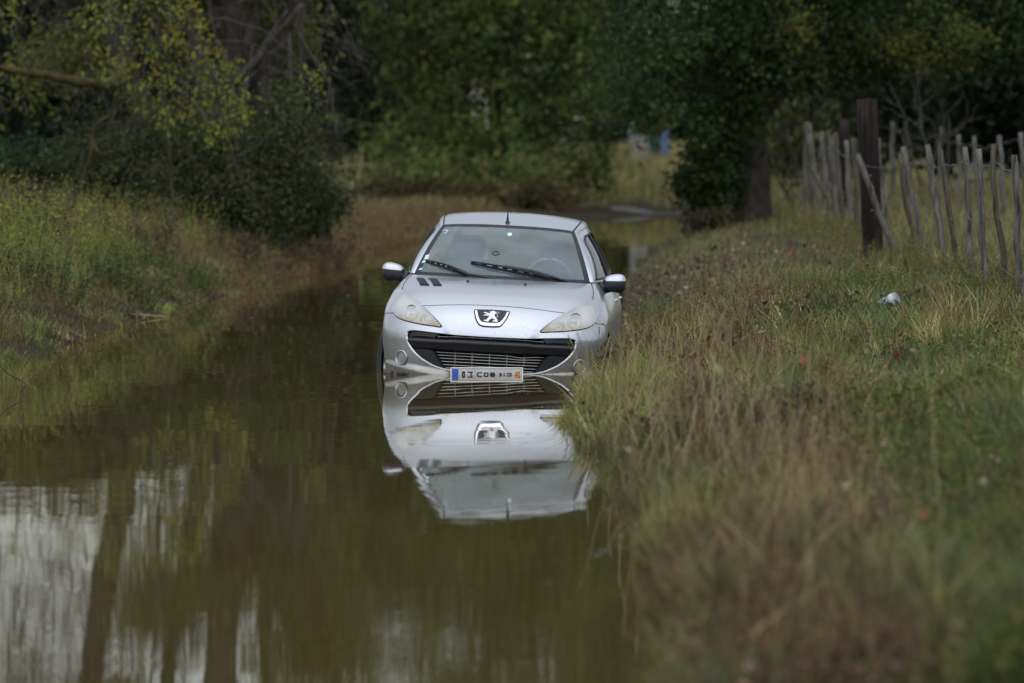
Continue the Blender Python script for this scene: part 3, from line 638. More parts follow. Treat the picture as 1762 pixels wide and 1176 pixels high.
# ---- badge with the rampant lion
def bpx(x, y): return (((x - 880) * .9987 - (480 - y) * .0506) / 4735, .4565 + ((x - 880) * .0506 + (480 - y) * .9987) / 4735)
BAD = empty("badge", (0, 0, 0)); BAD.parent = CAR
shield = smooth_poly([bpx(*p) for p in [(200, 200), (330, 186), (900, 196), (1430, 236), (1556, 262), (1545, 340), (1460, 530), (1350, 690), (1260, 800), (1150, 850), (900, 852), (560, 828), (430, 780), (340, 690), (260, 530), (215, 350)]], 2)
patch("badge_plate", shield, .006, M_INK, BAD, (1,), .008, step=.02)
patch("badge_surround", [bpx(*p) for p in [(236, 245), (255, 340), (300, 500), (350, 620), (430, 735), (500, 780), (600, 803), (900, 825), (1150, 822), (1230, 795), (1320, 705), (1430, 530), (1490, 400), (1522, 302), (1455, 302), (1400, 450), (1300, 600), (1200, 690), (1100, 716), (860, 716), (600, 700), (500, 665), (430, 600), (370, 470), (312, 245)]], .0125, M_CHROME, BAD, (1,), .006, step=.5)
LION = [(770, 290), (840, 297), (880, 270), (960, 266), (1015, 295), (1045, 345), (1000, 390), (985, 430), (1030, 490), (1062, 530), (1078, 570), (1112, 590), (1112, 650), (1125, 675), (1030, 672), (930, 662), (920, 635), (950, 618), (1010, 612), (1025, 600), (960, 572), (890, 535), (830, 580), (785, 620), (765, 662), (700, 656), (600, 642), (594, 602), (640, 590), (692, 594), (712, 555), (800, 455), (765, 440), (582, 440), (570, 410), (640, 402), (705, 396), (700, 372), (620, 350), (568, 315), (640, 308), (720, 333), (785, 362), (830, 330)]
patch("lion_emblem", [bpx(*p) for p in LION], .013, M_WHITE, BAD, (1,), .006, step=.5)
tl = MB()
for line, r in (([(1040, 345), (1070, 318), (1105, 308), (1145, 320), (1160, 370)], .0028), ([(1050, 335), (1085, 400), (1108, 460), (1112, 492), (1050, 505)], .0026)):
    q = np.array([bpx(*p) for p in line]); p3 = lift(u2P(q[:, 0], q[:, 1]), q[:, 1], np.full(len(q), .0115)); p3[:, 0] *= np.sign(q[:, 0]); tl.tube(p3, r, 5)
tl.build("lion_tail", M_WHITE, BAD, True)

# ---- number plate, standing half in the water
NPL = empty("number_plate", (0, 0, 0)); NPL.parent = CAR
pl = MB(); pl.box((-.010, -.020, -.002), (.284, .006, .056)); pl.build("plate_panel", M_PLATE, NPL)
fr_ = MB()
for c, h in (((-.010, -.021, .056), (.290, .010, .0035)), ((-.010, -.021, -.061), (.290, .010, .0035)), ((-.296, -.021, -.0025), (.0035, .010, .062)), ((.276, -.021, -.0025), (.0035, .010, .062))): fr_.box(c, h)
fr_.build("plate_frame", M_CHROME, NPL); NPL.rotation_euler = (0, math.radians(-2.9), 0)
PC = -.0015                                           # water line across the plate
def ppx(x, y): return ((x - 140) / 2525 - .294, PC + (300 - y) / 2525)
bb = MB(); a = ppx(158, 182); c = ppx(282, 415); bb.box(((a[0] + c[0]) / 2, -.027, (a[1] + c[1]) / 2), ((c[0] - a[0]) / 2, .0015, (a[1] - c[1]) / 2)); bb.build("blue_band", M_BLUE, NPL)
bb = MB(); a = ppx(1435, 225); c = ppx(1528, 375); bb.box(((a[0] + c[0]) / 2, -.027, (a[1] + c[1]) / 2), ((c[0] - a[0]) / 2, .0015, (a[1] - c[1]) / 2)); bb.build("red_band", M_RED, NPL)
let = MB(); HH = 70
def gl_poly(top_pts):                                 # upper half of a glyph, mirrored about the middle of the plate
    t = np.array(top_pts, float); lo = t * [1, -1]
    for arr in (t, lo):
        p = np.array([ppx(x, 300 - y) for x, y in arr]); tv, tf = cdt([(p, True)], []); tf = tf[in_poly(tv[tf].mean(1), p)]
        V = np.stack([tv[:, 0], np.full(len(tv), -.0275), tv[:, 1]], -1); let.add(V, None, tf)
gl_poly([(352, -1), (356, 45), (368, 72), (412, 72), (420, 45), (425, -1), (403, -1), (401, 25), (386, 25), (384, -1)])
gl_poly([(470, 66), (575, 66), (575, 45), (548, 12), (552, -1), (520, -1), (520, 12), (545, 38), (470, 42)])
gl_poly([(662, -1), (662, 40), (675, 55), (770, 55), (770, 32), (692, 32), (688, -1)])
gl_poly([(793, -1), (795, 38), (812, 50), (880, 50), (893, 38), (895, -1), (868, -1), (866, 26), (824, 26), (821, -1)])
gl_poly([(920, -1), (924, 36), (945, 52), (1005, 52), (1025, 36), (1030, -1)])
gl_poly([(1115, -1), (1115, 40), (1140, 44), (1158, 36), (1166, -1)])
gl_poly([(1196, -1), (1196, 42), (1220, 42), (1220, -1)])
gl_poly([(1258, 40), (1360, 40), (1360, -1), (1335, -1), (1335, 17), (1258, 18)])
let.build("lettering", M_INK, NPL)
cr = MB(); p0, p1 = ppx(585, 178), ppx(655, 298); cr.tube([(p0[0], -.0262, p0[1]), (p1[0], -.0262, p1[1])], .0013, 4); cr.build("plate_crack", M_GAP, NPL)

# ---- roof, windscreen, pillars, glass
f_wr = pchip([1.6, 1.66, 1.8, 2.0, 2.3, 2.6, 3.0, 3.3, 3.5], [1.19, 1.203, 1.230, 1.260, 1.290, 1.300, 1.285, 1.235, 1.17])
f_hr = pchip([1.6, 1.76, 2.3, 2.9, 3.5], [.535, .547, .575, .565, .52])
def roof_pt(s, v, up=0.0): return np.stack([f_hr(v) * s, v, f_wr(v) - .042 * np.abs(s) ** 2.4 - .03 * np.clip(np.abs(s) - .9, 0, 1) + up], -1)
def ws_pt(s, t, off=0.0, half_b=.722, half_t=.545):
    s = np.asarray(s, float); t = np.asarray(t, float)
    ub = half_b * s; wb = np.full(s.shape, .778); vb = 1.02 + .20 * np.abs(s) ** 2.3
    T = roof_pt(s, 1.66 + .10 * np.abs(s) ** 2.2)
    B = np.stack([ub, vb, wb], -1)
    P = B * (1 - t[..., None]) + T * t[..., None]
    bow = 4 * t * (1 - t)
    return P + np.stack([0 * s, -.028 * bow - off * .55, .028 * bow + off * .83], -1)
def gridmesh(name, fn, ns_, nt_, mat, parent, s0=-1, s1=1, t0=0, t1=1, flip=False, smooth=True):
    S, T_ = np.meshgrid(np.linspace(s0, s1, ns_), np.linspace(t0, t1, nt_)); V = fn(S.ravel(), T_.ravel())
    i = np.arange(nt_ - 1)[:, None] * ns_ + np.arange(ns_ - 1)[None]
    Q = np.stack([i, i + 1, i + ns_ + 1, i + ns_], -1).reshape(-1, 4)
    if flip: Q = Q[:, ::-1]
    return big(name, V, Q, None, mat, parent, smooth=smooth)
WSC = gridmesh("windscreen", lambda s, t: ws_pt(s, t, 0), 41, 25, M_GLASS, CAR, -.955, .955, .03, .955)
sealm = MB()
def strip(mb, f0, f1, n):
    t = np.linspace(0, 1, n); a = f0(t); b = f1(t); mb.add(np.vstack([a, b]), [[i, i + 1, n + i + 1, n + i] for i in range(n - 1)])
one = lambda t: np.ones_like(t)
for s in (1, -1):
    strip(sealm, lambda t: ws_pt(s * .945 * one(t), t, .002), lambda t: ws_pt(s * 1.0 * one(t), t, .004), 25)
strip(sealm, lambda t: ws_pt(t * 2 - 1, .945 * one(t), .002), lambda t: ws_pt(t * 2 - 1, 1.0 * one(t), .003), 41)
strip(sealm, lambda t: ws_pt(t * 2 - 1, .0 * one(t) - .02, -.004), lambda t: ws_pt(t * 2 - 1, .035 * one(t), .002), 41)
sealm.build("windscreen_seal", M_RUBBER, CAR, True)
gridmesh("scuttle_panel", lambda s, t: np.stack([.74 * s, (f_vf(.772) - .01 + .26 * (1 - np.clip(1 - np.abs(s) ** 2.5, 0, 1) ** .4)) * (1 - t) + (1.06 + .2 * np.abs(s) ** 2.3) * t, .764 + .0 * s + .006 * t], -1), 41, 4, M_RUBBER, CAR)
def roof_fn(s, t):
    v0 = 1.66 + .10 * np.abs(s) ** 2.2; v = v0 + (3.42 - v0) * t; return roof_pt(s, v, .004)
ROOF = gridmesh("roof", roof_fn, 45, 40, M_PAINT, CAR)
f_we = lambda v: f_wr(np.clip(v, 1.79, 3.5)) - .066
def u_g(v, w):
    ub = u_side(v, np.full(np.shape(v), .772)); k = sstep(v, 1.2, 1.9); ue = f_hr(np.clip(v, 1.79, 3.5)) + .022
    t = np.clip((w - .772) / (f_we(v) - .772), 0, 1.2); return ub - (ub - ue) * t ** 1.45
GOUT = np.array([(1.235, .772), (1.36, .868), (1.50, .972), (1.66, 1.082), (1.79, 1.158), (1.95, 1.183), (2.2, 1.202), (2.6, 1.218), (3.0, 1.203), (3.3, 1.158), (3.45, 1.10), (3.62, .95), (3.72, .80), (3.72, .772)])
GW1 = np.array([(1.41, .80), (1.55, .905), (1.70, 1.01), (1.86, 1.11), (1.98, 1.142), (2.25, 1.158), (2.25, .815)])
GW2 = np.array([(2.31, .82), (2.31, 1.160), (2.6, 1.172), (2.92, 1.158), (3.12, 1.12), (3.14, .86), (2.9, .835)])
grd = [(x, y) for x in np.arange(1.26, 3.7, .05) for y in np.arange(.79, 1.22, .035)]
gv, gf = cdt([(dens(GOUT, .04), True), (dens(GW1, .04), True), (dens(GW2, .04), True)], grd)
gc = gv[gf].mean(1); gin = in_poly(gc, GOUT); g1 = in_poly(gc, GW1); g2 = in_poly(gc, GW2)
GV = np.stack([u_g(gv[:, 0], gv[:, 1]), gv[:, 0], gv[:, 1]], -1)
def gpart(name, mask, mat, sd, off=0, parent=CAR):
    F = gf[mask]; idx = np.unique(F); mp = np.full(len(gv), -1); mp[idx] = np.arange(len(idx)); F = mp[F]; V = GV[idx].copy(); V[:, 0] += off
    a = V[F]; n = np.cross(a[:, 1] - a[:, 0], a[:, 2] - a[:, 0]); fl = n[:, 0] < 0; F[fl] = F[fl][:, ::-1]
    if sd < 0: V[:, 0] *= -1; F = F[:, ::-1]
    return big(name, V, None, F, mat, parent, smooth=True)
for sd in (1, -1):
    gpart("side_frame", gin & ~g1 & ~g2, M_PAINT, sd)
    for gm, poly in ((g1, GW1), (g2, GW2)):
        W = gpart("side_window", gm, M_SIDEGL, sd, -.006)
        fm = MB(); q = dens(np.vstack([poly, poly[:1]]), .04, False); p3 = np.stack([(u_g(q[:, 0], q[:, 1]) - .001) * sd, q[:, 0], q[:, 1]], -1); fm.tube(p3, .011, 5, False); fm.build("window_rubber", M_RUBBER, W, True)
    pil = MB()
    def side_edge(t):
        v = np.interp(t, np.linspace(0, 1, 5), GOUT[:5, 0]); w = np.interp(t, np.linspace(0, 1, 5), GOUT[:5, 1]); return np.stack([u_g(v, w) * sd, v, w], -1)
    a0 = lambda t: ws_pt(sd * one(t), t, .004); 
    def mid(t): return (a0(t) + side_edge(t)) / 2 + np.stack([.010 * sd * one(t), -.012 * one(t), .006 * one(t)], -1)
    t = np.linspace(0, 1, 21); rows = [a0(t), a0(t) * .6 + side_edge(t) * .4 + np.array([.007 * sd, -.010, .005]), a0(t) * .2 + side_edge(t) * .8 + np.array([.006 * sd, -.006, .003]), side_edge(t)]
    pil.add(np.vstack(rows), [[j * 21 + i, j * 21 + i + 1, (j + 1) * 21 + i + 1, (j + 1) * 21 + i] for j in range(3) for i in range(20)])
    pil.build("windscreen_pillar", M_PAINT, CAR, True)
    cn = MB()
    v = np.linspace(1.755, 3.42, 40); r0 = roof_pt(np.full(40, 1.0 * sd), np.maximum(v, 1.76), .004); wv = np.interp(v, GOUT[4:11, 0], GOUT[4:11, 1]); r1 = np.stack([u_g(v, wv) * sd, v, wv], -1); rr_ = [r0, r0 * .6 + r1 * .4 + np.array([.009 * sd, 0, .008]), r0 * .2 + r1 * .8 + np.array([.007 * sd, 0, .004]), r1]
    rr_ = [np.vstack([rows[j][-1:], rr_[j][2:]]) for j in range(4)]; kq = len(rr_[0])
    cn.add(np.vstack(rr_), [[j * kq + i, j * kq + i + 1, (j + 1) * kq + i + 1, (j + 1) * kq + i] for j in range(3) for i in range(kq - 1)]); cn.build("roof_rail", M_PAINT, CAR, True)
    rg = MB(); v = np.linspace(1.765, 3.4, 40); rg.tube(roof_pt(np.full(40, .985 * sd), v, .003), .0075, 5); rg.build("roof_trim", M_RUBBER, CAR, True)
# tail: rear window and closing panels
def tail_fn(s, t):
    w = WB + (WT - WB) * t; a_ = u_side(np.full(s.shape, V_REAR), w); return np.stack([a_ * s, V_REAR + .26 * np.clip(1 - np.abs(s) ** 2.6, 0, 1) ** (1 / 2.6) - .06 * t, w], -1)
gridmesh("tailgate", tail_fn, 31, 12, M_PAINT, CAR, flip=True)
def rw_fn(s, t):
    r = roof_pt(s, np.full(s.shape, 3.42), .004); b = np.stack([.70 * s, 3.66 + .26 * np.clip(1 - np.abs(s) ** 2.6, 0, 1) ** (1 / 2.6), np.full(s.shape, WT)], -1); return b * (1 - t[..., None]) + r * t[..., None]
gridmesh("rear_window", rw_fn, 21, 8, glass_mat("rear_glass", (0.93, 0.97, 0.95), 1.35), CAR, -.92, .92, .08, .93, flip=True)
rwf = MB()
for s in (1, -1): strip(rwf, lambda t: rw_fn(s * one(t), t), lambda t: rw_fn(s * .90 * one(t), t), 10)
strip(rwf, lambda t: rw_fn(t * 2 - 1, 0 * t), lambda t: rw_fn(t * 2 - 1, .10 + 0 * t), 21); strip(rwf, lambda t: rw_fn(t * 2 - 1, .91 + 0 * t), lambda t: rw_fn(t * 2 - 1, 1 + 0 * t), 21)
rwf.build("rear_window_frame", M_PAINT, CAR, True)

def shear(v): return .026 * np.clip(v, 0, 1.1)      # the nose-down sit of the car
# ---- pixel lookups on the windscreen / bonnet, from the photograph
def proj(V):
    V = np.array(V, float); V[:, 2] -= shear(V[:, 1]); V = V @ CMn[:3, :3].T + CMn[:3, 3]; return np.stack([881 + FPX * V[:, 0] / V[:, 1], HOR - FPX * (V[:, 2] - CAMZ) / V[:, 1]], -1)
_S, _T = np.meshgrid(np.linspace(-1, 1, 321), np.linspace(-.05, 1, 241)); _WC = {}
def ws_at(px, py, off=.006):
    if off not in _WC: q = ws_pt(_S.ravel(), _T.ravel(), off); _WC[off] = (q, proj(q))
    q, p = _WC[off]; return q[np.argmin(np.hypot(p[:, 0] - px, p[:, 1] - py))]
_U, _W = np.meshgrid(np.linspace(-.8, .8, 401), np.linspace(.3, .771, 300)); _B = SURF(u2P(_U.ravel(), _W.ravel()), _W.ravel()); _B[:, 0] *= np.sign(_U.ravel()); _BP = proj(_B)
def bon_at(px, py, off=.004):
    i = np.argmin(np.hypot(_BP[:, 0] - px, _BP[:, 1] - py)); return _B[i] + np.array([0, -.3, .95]) * off
# bonnet vents, washer jets
for quad in ([(716, 479), (730, 480), (739, 492), (723, 491)], [(738, 480), (752, 481), (761, 492), (746, 492)]):
    m = MB(); P4 = [bon_at(*q, .005) for q in quad]; m.add(P4, [[0, 1, 2, 3]]); V_ = m.build("bonnet_vent", M_DARK, CAR)
    m = MB(); A = np.array(P4)
    for k in range(5):
        f = (k + .5) / 5; m.tube([A[0] * (1 - f) + A[1] * f + [0, 0, .003], A[3] * (1 - f) + A[2] * f + [0, 0, .003]], .004, 4)
    m.build("vent_slats", M_BLACK, V_)
for q in ((805, 485.5), (904, 491)):
    m = MB(); c = bon_at(*q, .006); m.lathe([(.012, -.01), (.012, .004), (.008, .009), (0, .010)], 10, Matrix.Translation(c)); m.build("washer_jet", M_BLACK, CAR, True)
# wipers
def wiper(arm, blade, r, nm="wiper"):
    W = empty(nm, (0, 0, 0)); W.parent = CAR
    m = MB(); m.tube([ws_at(*p, o) for p, o in arm], [r * .9, r * 1.2, r, r * .7][:len(arm)], 6); m.build("wiper_arm", M_BLACK, W, True)
    m = MB(); n = 16; a, b = np.array(blade[0]), np.array(blade[1])
    top_ = [ws_at(*(a + (b - a) * t), .006) + np.array([0, -.55, .83]) * (.016 + .016 * math.sin(math.pi * t)) for t in np.linspace(0, 1, n)]; low = [ws_at(*(a + (b - a) * t), .006) for t in np.linspace(0, 1, n)]
    m.tube(top_, .007, 5); m.tube(low, .008, 5)
    for k in (2, 5, 8, 11, 13): m.tube([top_[k], low[k]], .005, 4)
    m.add(np.vstack([top_, low]) - [0, .001, 0], [[i, i + 1, n + i + 1, n + i] for i in range(0, n - 1, 2)])
    m.build("wiper_blade", M_RUBBER, W)
wiper([((772, 458), .03), ((802, 471), .03), ((840, 478), .02), ((893, 485), .01)], [(733, 450.5), (803, 472)], .009)
wiper([((868, 459), .03), ((915, 467), .03), ((950, 477), .02), ((976, 486), .012)], [(811, 453), (945, 481)], .014)
# stickers
for quad in ([(729, 440), (739, 438), (736, 446), (725, 447)], [(723, 450), (733, 448), (731, 452), (721, 454)], [(721, 463), (727, 461), (726, 464), (720, 465)]):
    m = MB(); m.add([ws_at(*q, .003) for q in quad], [[0, 1, 2, 3]]); m.build("windscreen_sticker", M_STICK, CAR)
m = MB()
for p in ([(761, 397), (766, 396), (772, 398)], [(765, 400), (767, 403)], [(768, 397), (770, 401)]): m.tube([ws_at(*q, .003) for q in p], .004, 4)
m.build("windscreen_mark", M_STICK, CAR)
m = MB(); m.tube([ws_at(853 + 6 * math.cos(t), 436 + 3 * math.sin(t), .003) for t in np.linspace(0, 6.2832, 17)], .0035, 4, False); m.build("ring_sticker", M_BLACK, CAR)
# aerial
ap = roof_pt(np.array([-.018]), np.array([1.745]))[0]
m = MB(); m.lathe([(.020, 0), (.019, .012), (.012, .022), (.010, .03), (.006, .07), (.0025, .115), (0, .117)], 12, Matrix.Translation(ap) @ Matrix.Rotation(math.radians(18), 4, 'X')); m.build("aerial", M_BLACK, CAR, True)
# door mirrors
for s in (1, -1):
    Mi = empty("door_mirror", (0, 0, 0)); Mi.parent = CAR
    th = np.linspace(0, 2 * np.pi, 32, endpoint=False); ph = np.linspace(-np.pi / 2, np.pi / 2, 19)
    sp = lambda x, e: np.sign(x) * np.abs(x) ** e
    V = []; 
    for p in ph:
        for t in th: V.append((sp(np.cos(p), .75) * sp(np.cos(t), .75), sp(np.cos(p), .75) * sp(np.sin(t), .75), sp(np.sin(p), .75)))
    V = np.array(V); V[:, 2] *= 1 - .22 * (-V[:, 0]) ; V = V * [.094, .075, .074]
    V[:, 0] *= s
    c0 = np.array([.912 * s, 1.44, .778]); Q = np.array([[j * 32 + i, j * 32 + (i + 1) % 32, (j + 1) * 32 + (i + 1) % 32, (j + 1) * 32 + i] for j in range(18) for i in range(32)])
    if s < 0: Q = Q[:, ::-1]
    zc = V[Q].mean(1)[:, 2] + .10 * (V[Q].mean(1)[:, 0] * s - .02) * 0
    big("mirror_cap", V * 1.012 + c0, Q[zc > .022], None, M_PAINT, Mi, smooth=True)
    big("mirror_shell", V + c0, Q[zc < .034], None, M_BLACK, Mi, smooth=True)
    m = MB(); m.tube([(s * .765, 1.46, .722), (s * .82, 1.455, .738), (s * .89, 1.445, .762)], [.055, .052, .055], 12); m.build("mirror_arm", M_BLACK, Mi, True)
# door handles, side lamp
for s in (1, -1):
    for d, v in ((0, 2.12), (1, 2.95)):
        m = MB(); u = float(u_side(np.array([v]), np.array([.62]))[0]); m.tube([(s * (u - .004), v - .09, .62), (s * (u + .002), v - .06, .625), (s * (u + .006), v, .628), (s * (u + .002), v + .06, .625), (s * (u - .004), v + .09, .62)], .013, 8)
        m.build("door_handle", M_PAINT, DOORS[d * 2 + (0 if s > 0 else 1)], True)
    m = MB(); m.tube([(s * .882, 1.05, .50), (s * .89, 1.09, .50), (s * .886, 1.13, .50)], .016, 8); m.build("side_repeater", M_WHITE, CAR, True)
# wheels
for s in (1, -1):
    for v, st in ((.80, math.radians(17)), (3.24, 0)):
        Wh = empty("wheel", (0, 0, 0)); Wh.parent = CAR
        Mx = Matrix.Translation((s * (.805 if st else .75), v, .05)) @ Matrix.Rotation(st, 4, 'Z') @ Matrix.Rotation(math.pi / 2 * s, 4, 'Y')
        R = .308; hw = .098
        m = MB(); m.lathe([(.20, -hw * .8), (.255, -hw), (.285, -hw * .98), (R - .006, -hw * .8), (R, -hw * .55), (R, -.052), (R - .008, -.050), (R - .008, -.044), (R, -.042), (R, -.004), (R - .008, -.002), (R - .008, .004), (R, .006), (R, .042), (R - .008, .044), (R - .008, .050), (R, .052), (R, hw * .55), (R - .006, hw * .8), (.285, hw * .98), (.255, hw), (.20, hw * .8)], 64, Mx); T_ = m.build("tyre", M_TYRE, Wh, True)
        m = MB()
        for k in range(52):
            a_ = k * 2 * np.pi / 52
            for sg in (-1, 1):
                pts = [(R + .0005, sg * .056, a_), (R + .0005, sg * .080, a_ + .03)]
                P3 = [np.array(Mx @ Vector((r_ * math.cos(q), r_ * math.sin(q), z_))) for r_, z_, q in pts]; m.tube(P3, .0042, 4)
        m.build("tread_grooves", M_DARK, T_)
        m = MB(); m.lathe([(.205, -hw * .8), (.205, hw * .55), (.19, hw * .62), (.185, hw * .4), (.07, hw * .55), (.05, hw * .7), (0, hw * .72)], 36, Mx); m.build("rim", M_CHROME, Wh, True)
    m = MB(); m.lathe([(.345, -.25), (.345, .02), (.18, .02)], 32, Matrix.Translation((s * .80, .80, .05)) @ Matrix.Rotation(math.pi / 2 * s, 4, 'Y')); m.build("wheel_arch_liner", M_DARK, CAR, True)
    m = MB(); m.lathe([(.345, -.25), (.345, .02)], 32, Matrix.Translation((s * .78, 3.24, .05)) @ Matrix.Rotation(math.pi / 2 * s, 4, 'Y')); m.build("wheel_arch_liner", M_DARK, CAR, True)
# cabin
gridmesh("dashboard", lambda s, t: np.stack([.70 * s, 1.10 + .20 * np.abs(s) ** 2.3 + t * .42, .745 + .035 * np.sin(np.pi * np.minimum(t * 1.2, 1)) - .25 * np.clip(t - .85, 0, 1) + .03 * np.exp(-((s - .5) / .22) ** 2) * sstep(t, .3, .8)], -1), 41, 14, M_DASH, CAR)
m = MB(); m.box((0, 2.35, .02), (.74, 1.2, .01)); m.box((0, 1.58, .45), (.70, .01, .25)); m.build("cabin_floor", M_DASH, CAR)
def softbox(c, h, e=.55, nu=24, nv=13, lean=0.0):
    V = []
    for p in np.linspace(-np.pi / 2, np.pi / 2, nv):
        for t in np.arange(nu) * 2 * np.pi / nu:
            f = lambda x: np.sign(x) * abs(x) ** e
            x, y, z = f(np.cos(p)) * f(np.cos(t)) * h[0], f(np.cos(p)) * f(np.sin(t)) * h[1], f(np.sin(p)) * h[2]; V.append((c[0] + x, c[1] + y + lean * z, c[2] + z))
    return V, [[j * nu + i, j * nu + (i + 1) % nu, (j + 1) * nu + (i + 1) % nu, (j + 1) * nu + i] for j in range(nv - 1) for i in range(nu)]
for s in (1, -1):
    St = empty("front_seat", (0, 0, 0)); St.parent = CAR
    for nm, c, h, ln in (("backrest", (s * .36, 2.32, .62), (.25, .08, .30), .3), ("seat_cushion", (s * .36, 2.02, .32), (.25, .27, .08), 0), ("headrest", (s * .36, 2.43, .995), (.135, .06, .105), .15)):
        m = MB(); V, Q = softbox(c, h, .6, lean=ln); m.add(V, Q); m.build(nm, M_SEAT, St, True)
m = MB()
for c, h in (((0, 3.2, .62), (.62, .09, .24)),):
    V, Q = softbox(c, h, .5, lean=.3); m.add(V, Q)
m.build("rear_seat", M_SEAT, CAR, True)
SW = empty("steering_wheel", (0, 0, 0)); SW.parent = CAR
Mx = Matrix.Translation((.36, 1.70, .775)) @ Matrix.Rotation(math.radians(-68), 4, 'X')
m = MB(); m.tube([np.array(Mx @ Vector((.185 * math.cos(t), .185 * math.sin(t), 0))) for t in np.linspace(0, 2 * math.pi, 33)], .015, 8, False); m.build("wheel_rim", pmat("wheel_grip", (.12, .125, .13), .4), SW, True)
m = MB(); m.lathe([(.075, 0), (.07, .03), (0, .035)], 20, Mx)
for a_ in (.2, math.pi - .2, -math.pi / 2): m.tube([np.array(Mx @ Vector((.05 * math.cos(a_), .05 * math.sin(a_), .01))), np.array(Mx @ Vector((.18 * math.cos(a_), .18 * math.sin(a_), 0)))], .014, 6)
m.build("wheel_hub", M_DASH, SW, True)
IM = empty("interior_mirror", (0, 0, 0)); IM.parent = CAR
p = ws_at(872, 404, -.06); V, Q = softbox(p, (.118, .012, .036), .4); m = MB(); m.add(V, Q); m.tube([p, ws_at(874, 392, -.005)], .01, 6); m.build("mirror_case", pmat("mirror_case", (.10, .115, .125), .5), IM, True)
m = MB(); m.add([ws_at(877 + 4 * math.cos(t), 403.5 + 3 * math.sin(t), .003) for t in np.linspace(0, 6.2832, 13)[:-1]] + [ws_at(877, 403.5, .003)], None, [[i, (i + 1) % 12, 12] for i in range(12)]); m.build("round_sticker", pmat("pale_sticker", (.6, .75, .72), .6), CAR)

# the car sits nose-down: lower everything behind the nose a little
_done = set()
def _sink(o):
    for c in o.children:
        if c.type == 'MESH' and c.data.name not in _done:
            _done.add(c.data.name); n = len(c.data.vertices); co = np.empty(n * 3, np.float32); c.data.vertices.foreach_get("co", co); co = co.reshape(-1, 3)
            co[:, 2] -= shear(co[:, 1]); c.data.vertices.foreach_set("co", co.ravel()); c.data.update()
        _sink(c)
_sink(CAR)

# ------------------------------------------------------------------ plants: builders
def hsv_jit(rng, base, n, amt=0.25):
    c = np.tile(np.asarray(base, float), (n, 1)); v = 1 + amt * (rng.random((n, 1)) * 2 - 1); return np.clip(c * v * (1 + .12 * (rng.random((n, 3)) * 2 - 1)), 0, 1)
def pick(rng, pal, n, wts=None):
    pal = np.asarray(pal, float); i = rng.choice(len(pal), n, p=None if wts is None else np.asarray(wts) / np.sum(wts)); return pal[i] * (1 + .3 * (rng.random((n, 1)) - .5))

def leaf_arrays(rng, P, size, col, droop=.35, ratio=.5, flat=None):
    """pointed four-cornered leaves, each folded a little along its rib"""
    n = len(P); d = rng.normal(size=(n, 3)); d[:, 2] -= droop; d /= np.linalg.norm(d, axis=1)[:, None] + 1e-9
    r = rng.normal(size=(n, 3)); s = np.cross(d, r); s /= np.linalg.norm(s, axis=1)[:, None] + 1e-9; nn = np.cross(d, s)
    size = np.broadcast_to(np.asarray(size, float), (n,))[:, None]
    a = P; c = P + d * size; m = P + d * size * .45
    b1 = m + s * size * ratio * .5 + nn * size * .08; b2 = m - s * size * ratio * .5 + nn * size * .08
    V = np.stack([a, b1, c, b2], 1).reshape(-1, 3); Q = np.arange(n * 4).reshape(-1, 4); return V, Q, np.repeat(col, 4, 0)

def clumped(rng, blobs, nclump, per, spread, shell=.55):
    """leaf positions: clumps inside a union of ellipsoids, denser towards the outside; returns positions and clump ids"""
    blobs = np.asarray(blobs, float); vol = blobs[:, 3] * blobs[:, 4] * blobs[:, 5]; vol = vol ** .75
    nb = max(3, nclump // 20); kb = rng.choice(len(blobs), nb, p=vol / vol.sum()); d = rng.normal(size=(nb, 3)); d /= np.linalg.norm(d, axis=1)[:, None]
    rr = shell + (1 - shell) * rng.random(nb) ** .8; rr[rng.random(nb) < .25] *= .6
    bough = blobs[kb, :3] + d * rr[:, None] * blobs[kb, 3:6]; g = rng.integers(0, nb, nclump)
    cen = bough[g] + rng.normal(size=(nclump, 3)) * np.minimum(blobs[kb[g], 3:6] * .30, np.asarray(spread) * 2.2)
    n = nclump * per; ci = np.repeat(np.arange(nclump), per)
    sp = np.broadcast_to(np.asarray(spread, float), (3,)); cs = .55 + .9 * rng.random(nclump)
    P = cen[ci] + rng.normal(size=(n, 3)) * sp * cs[ci][:, None] * .5
    global BF; BF = (.55 + .85 * rng.random(nb))[g]
    return P, ci, cen

def foliage(name, rng, blobs, nclump, per, spread, size, pal, wts=None, parent=None, droop=.35, ratio=.5, mat=None, shell=.55, zmin=None):
    P, ci, cen = clumped(rng, blobs, nclump, per, spread, shell)
    ccol = pick(rng, pal, nclump, wts) * BF[:, None] * (.85 + .3 * rng.random((nclump, 1))); col = ccol[ci] * (1 + .35 * (rng.random((len(P), 1)) - .5))
    if zmin is not None:
        kp = P[:, 2] > zmin; P = P[kp]; col = col[kp]
    V, Q, C = leaf_arrays(rng, P, size * (.6 + .8 * rng.random(len(P))), col, droop, ratio)
    return big(name, V, Q, None, mat or M_LEAF, parent, C), cen

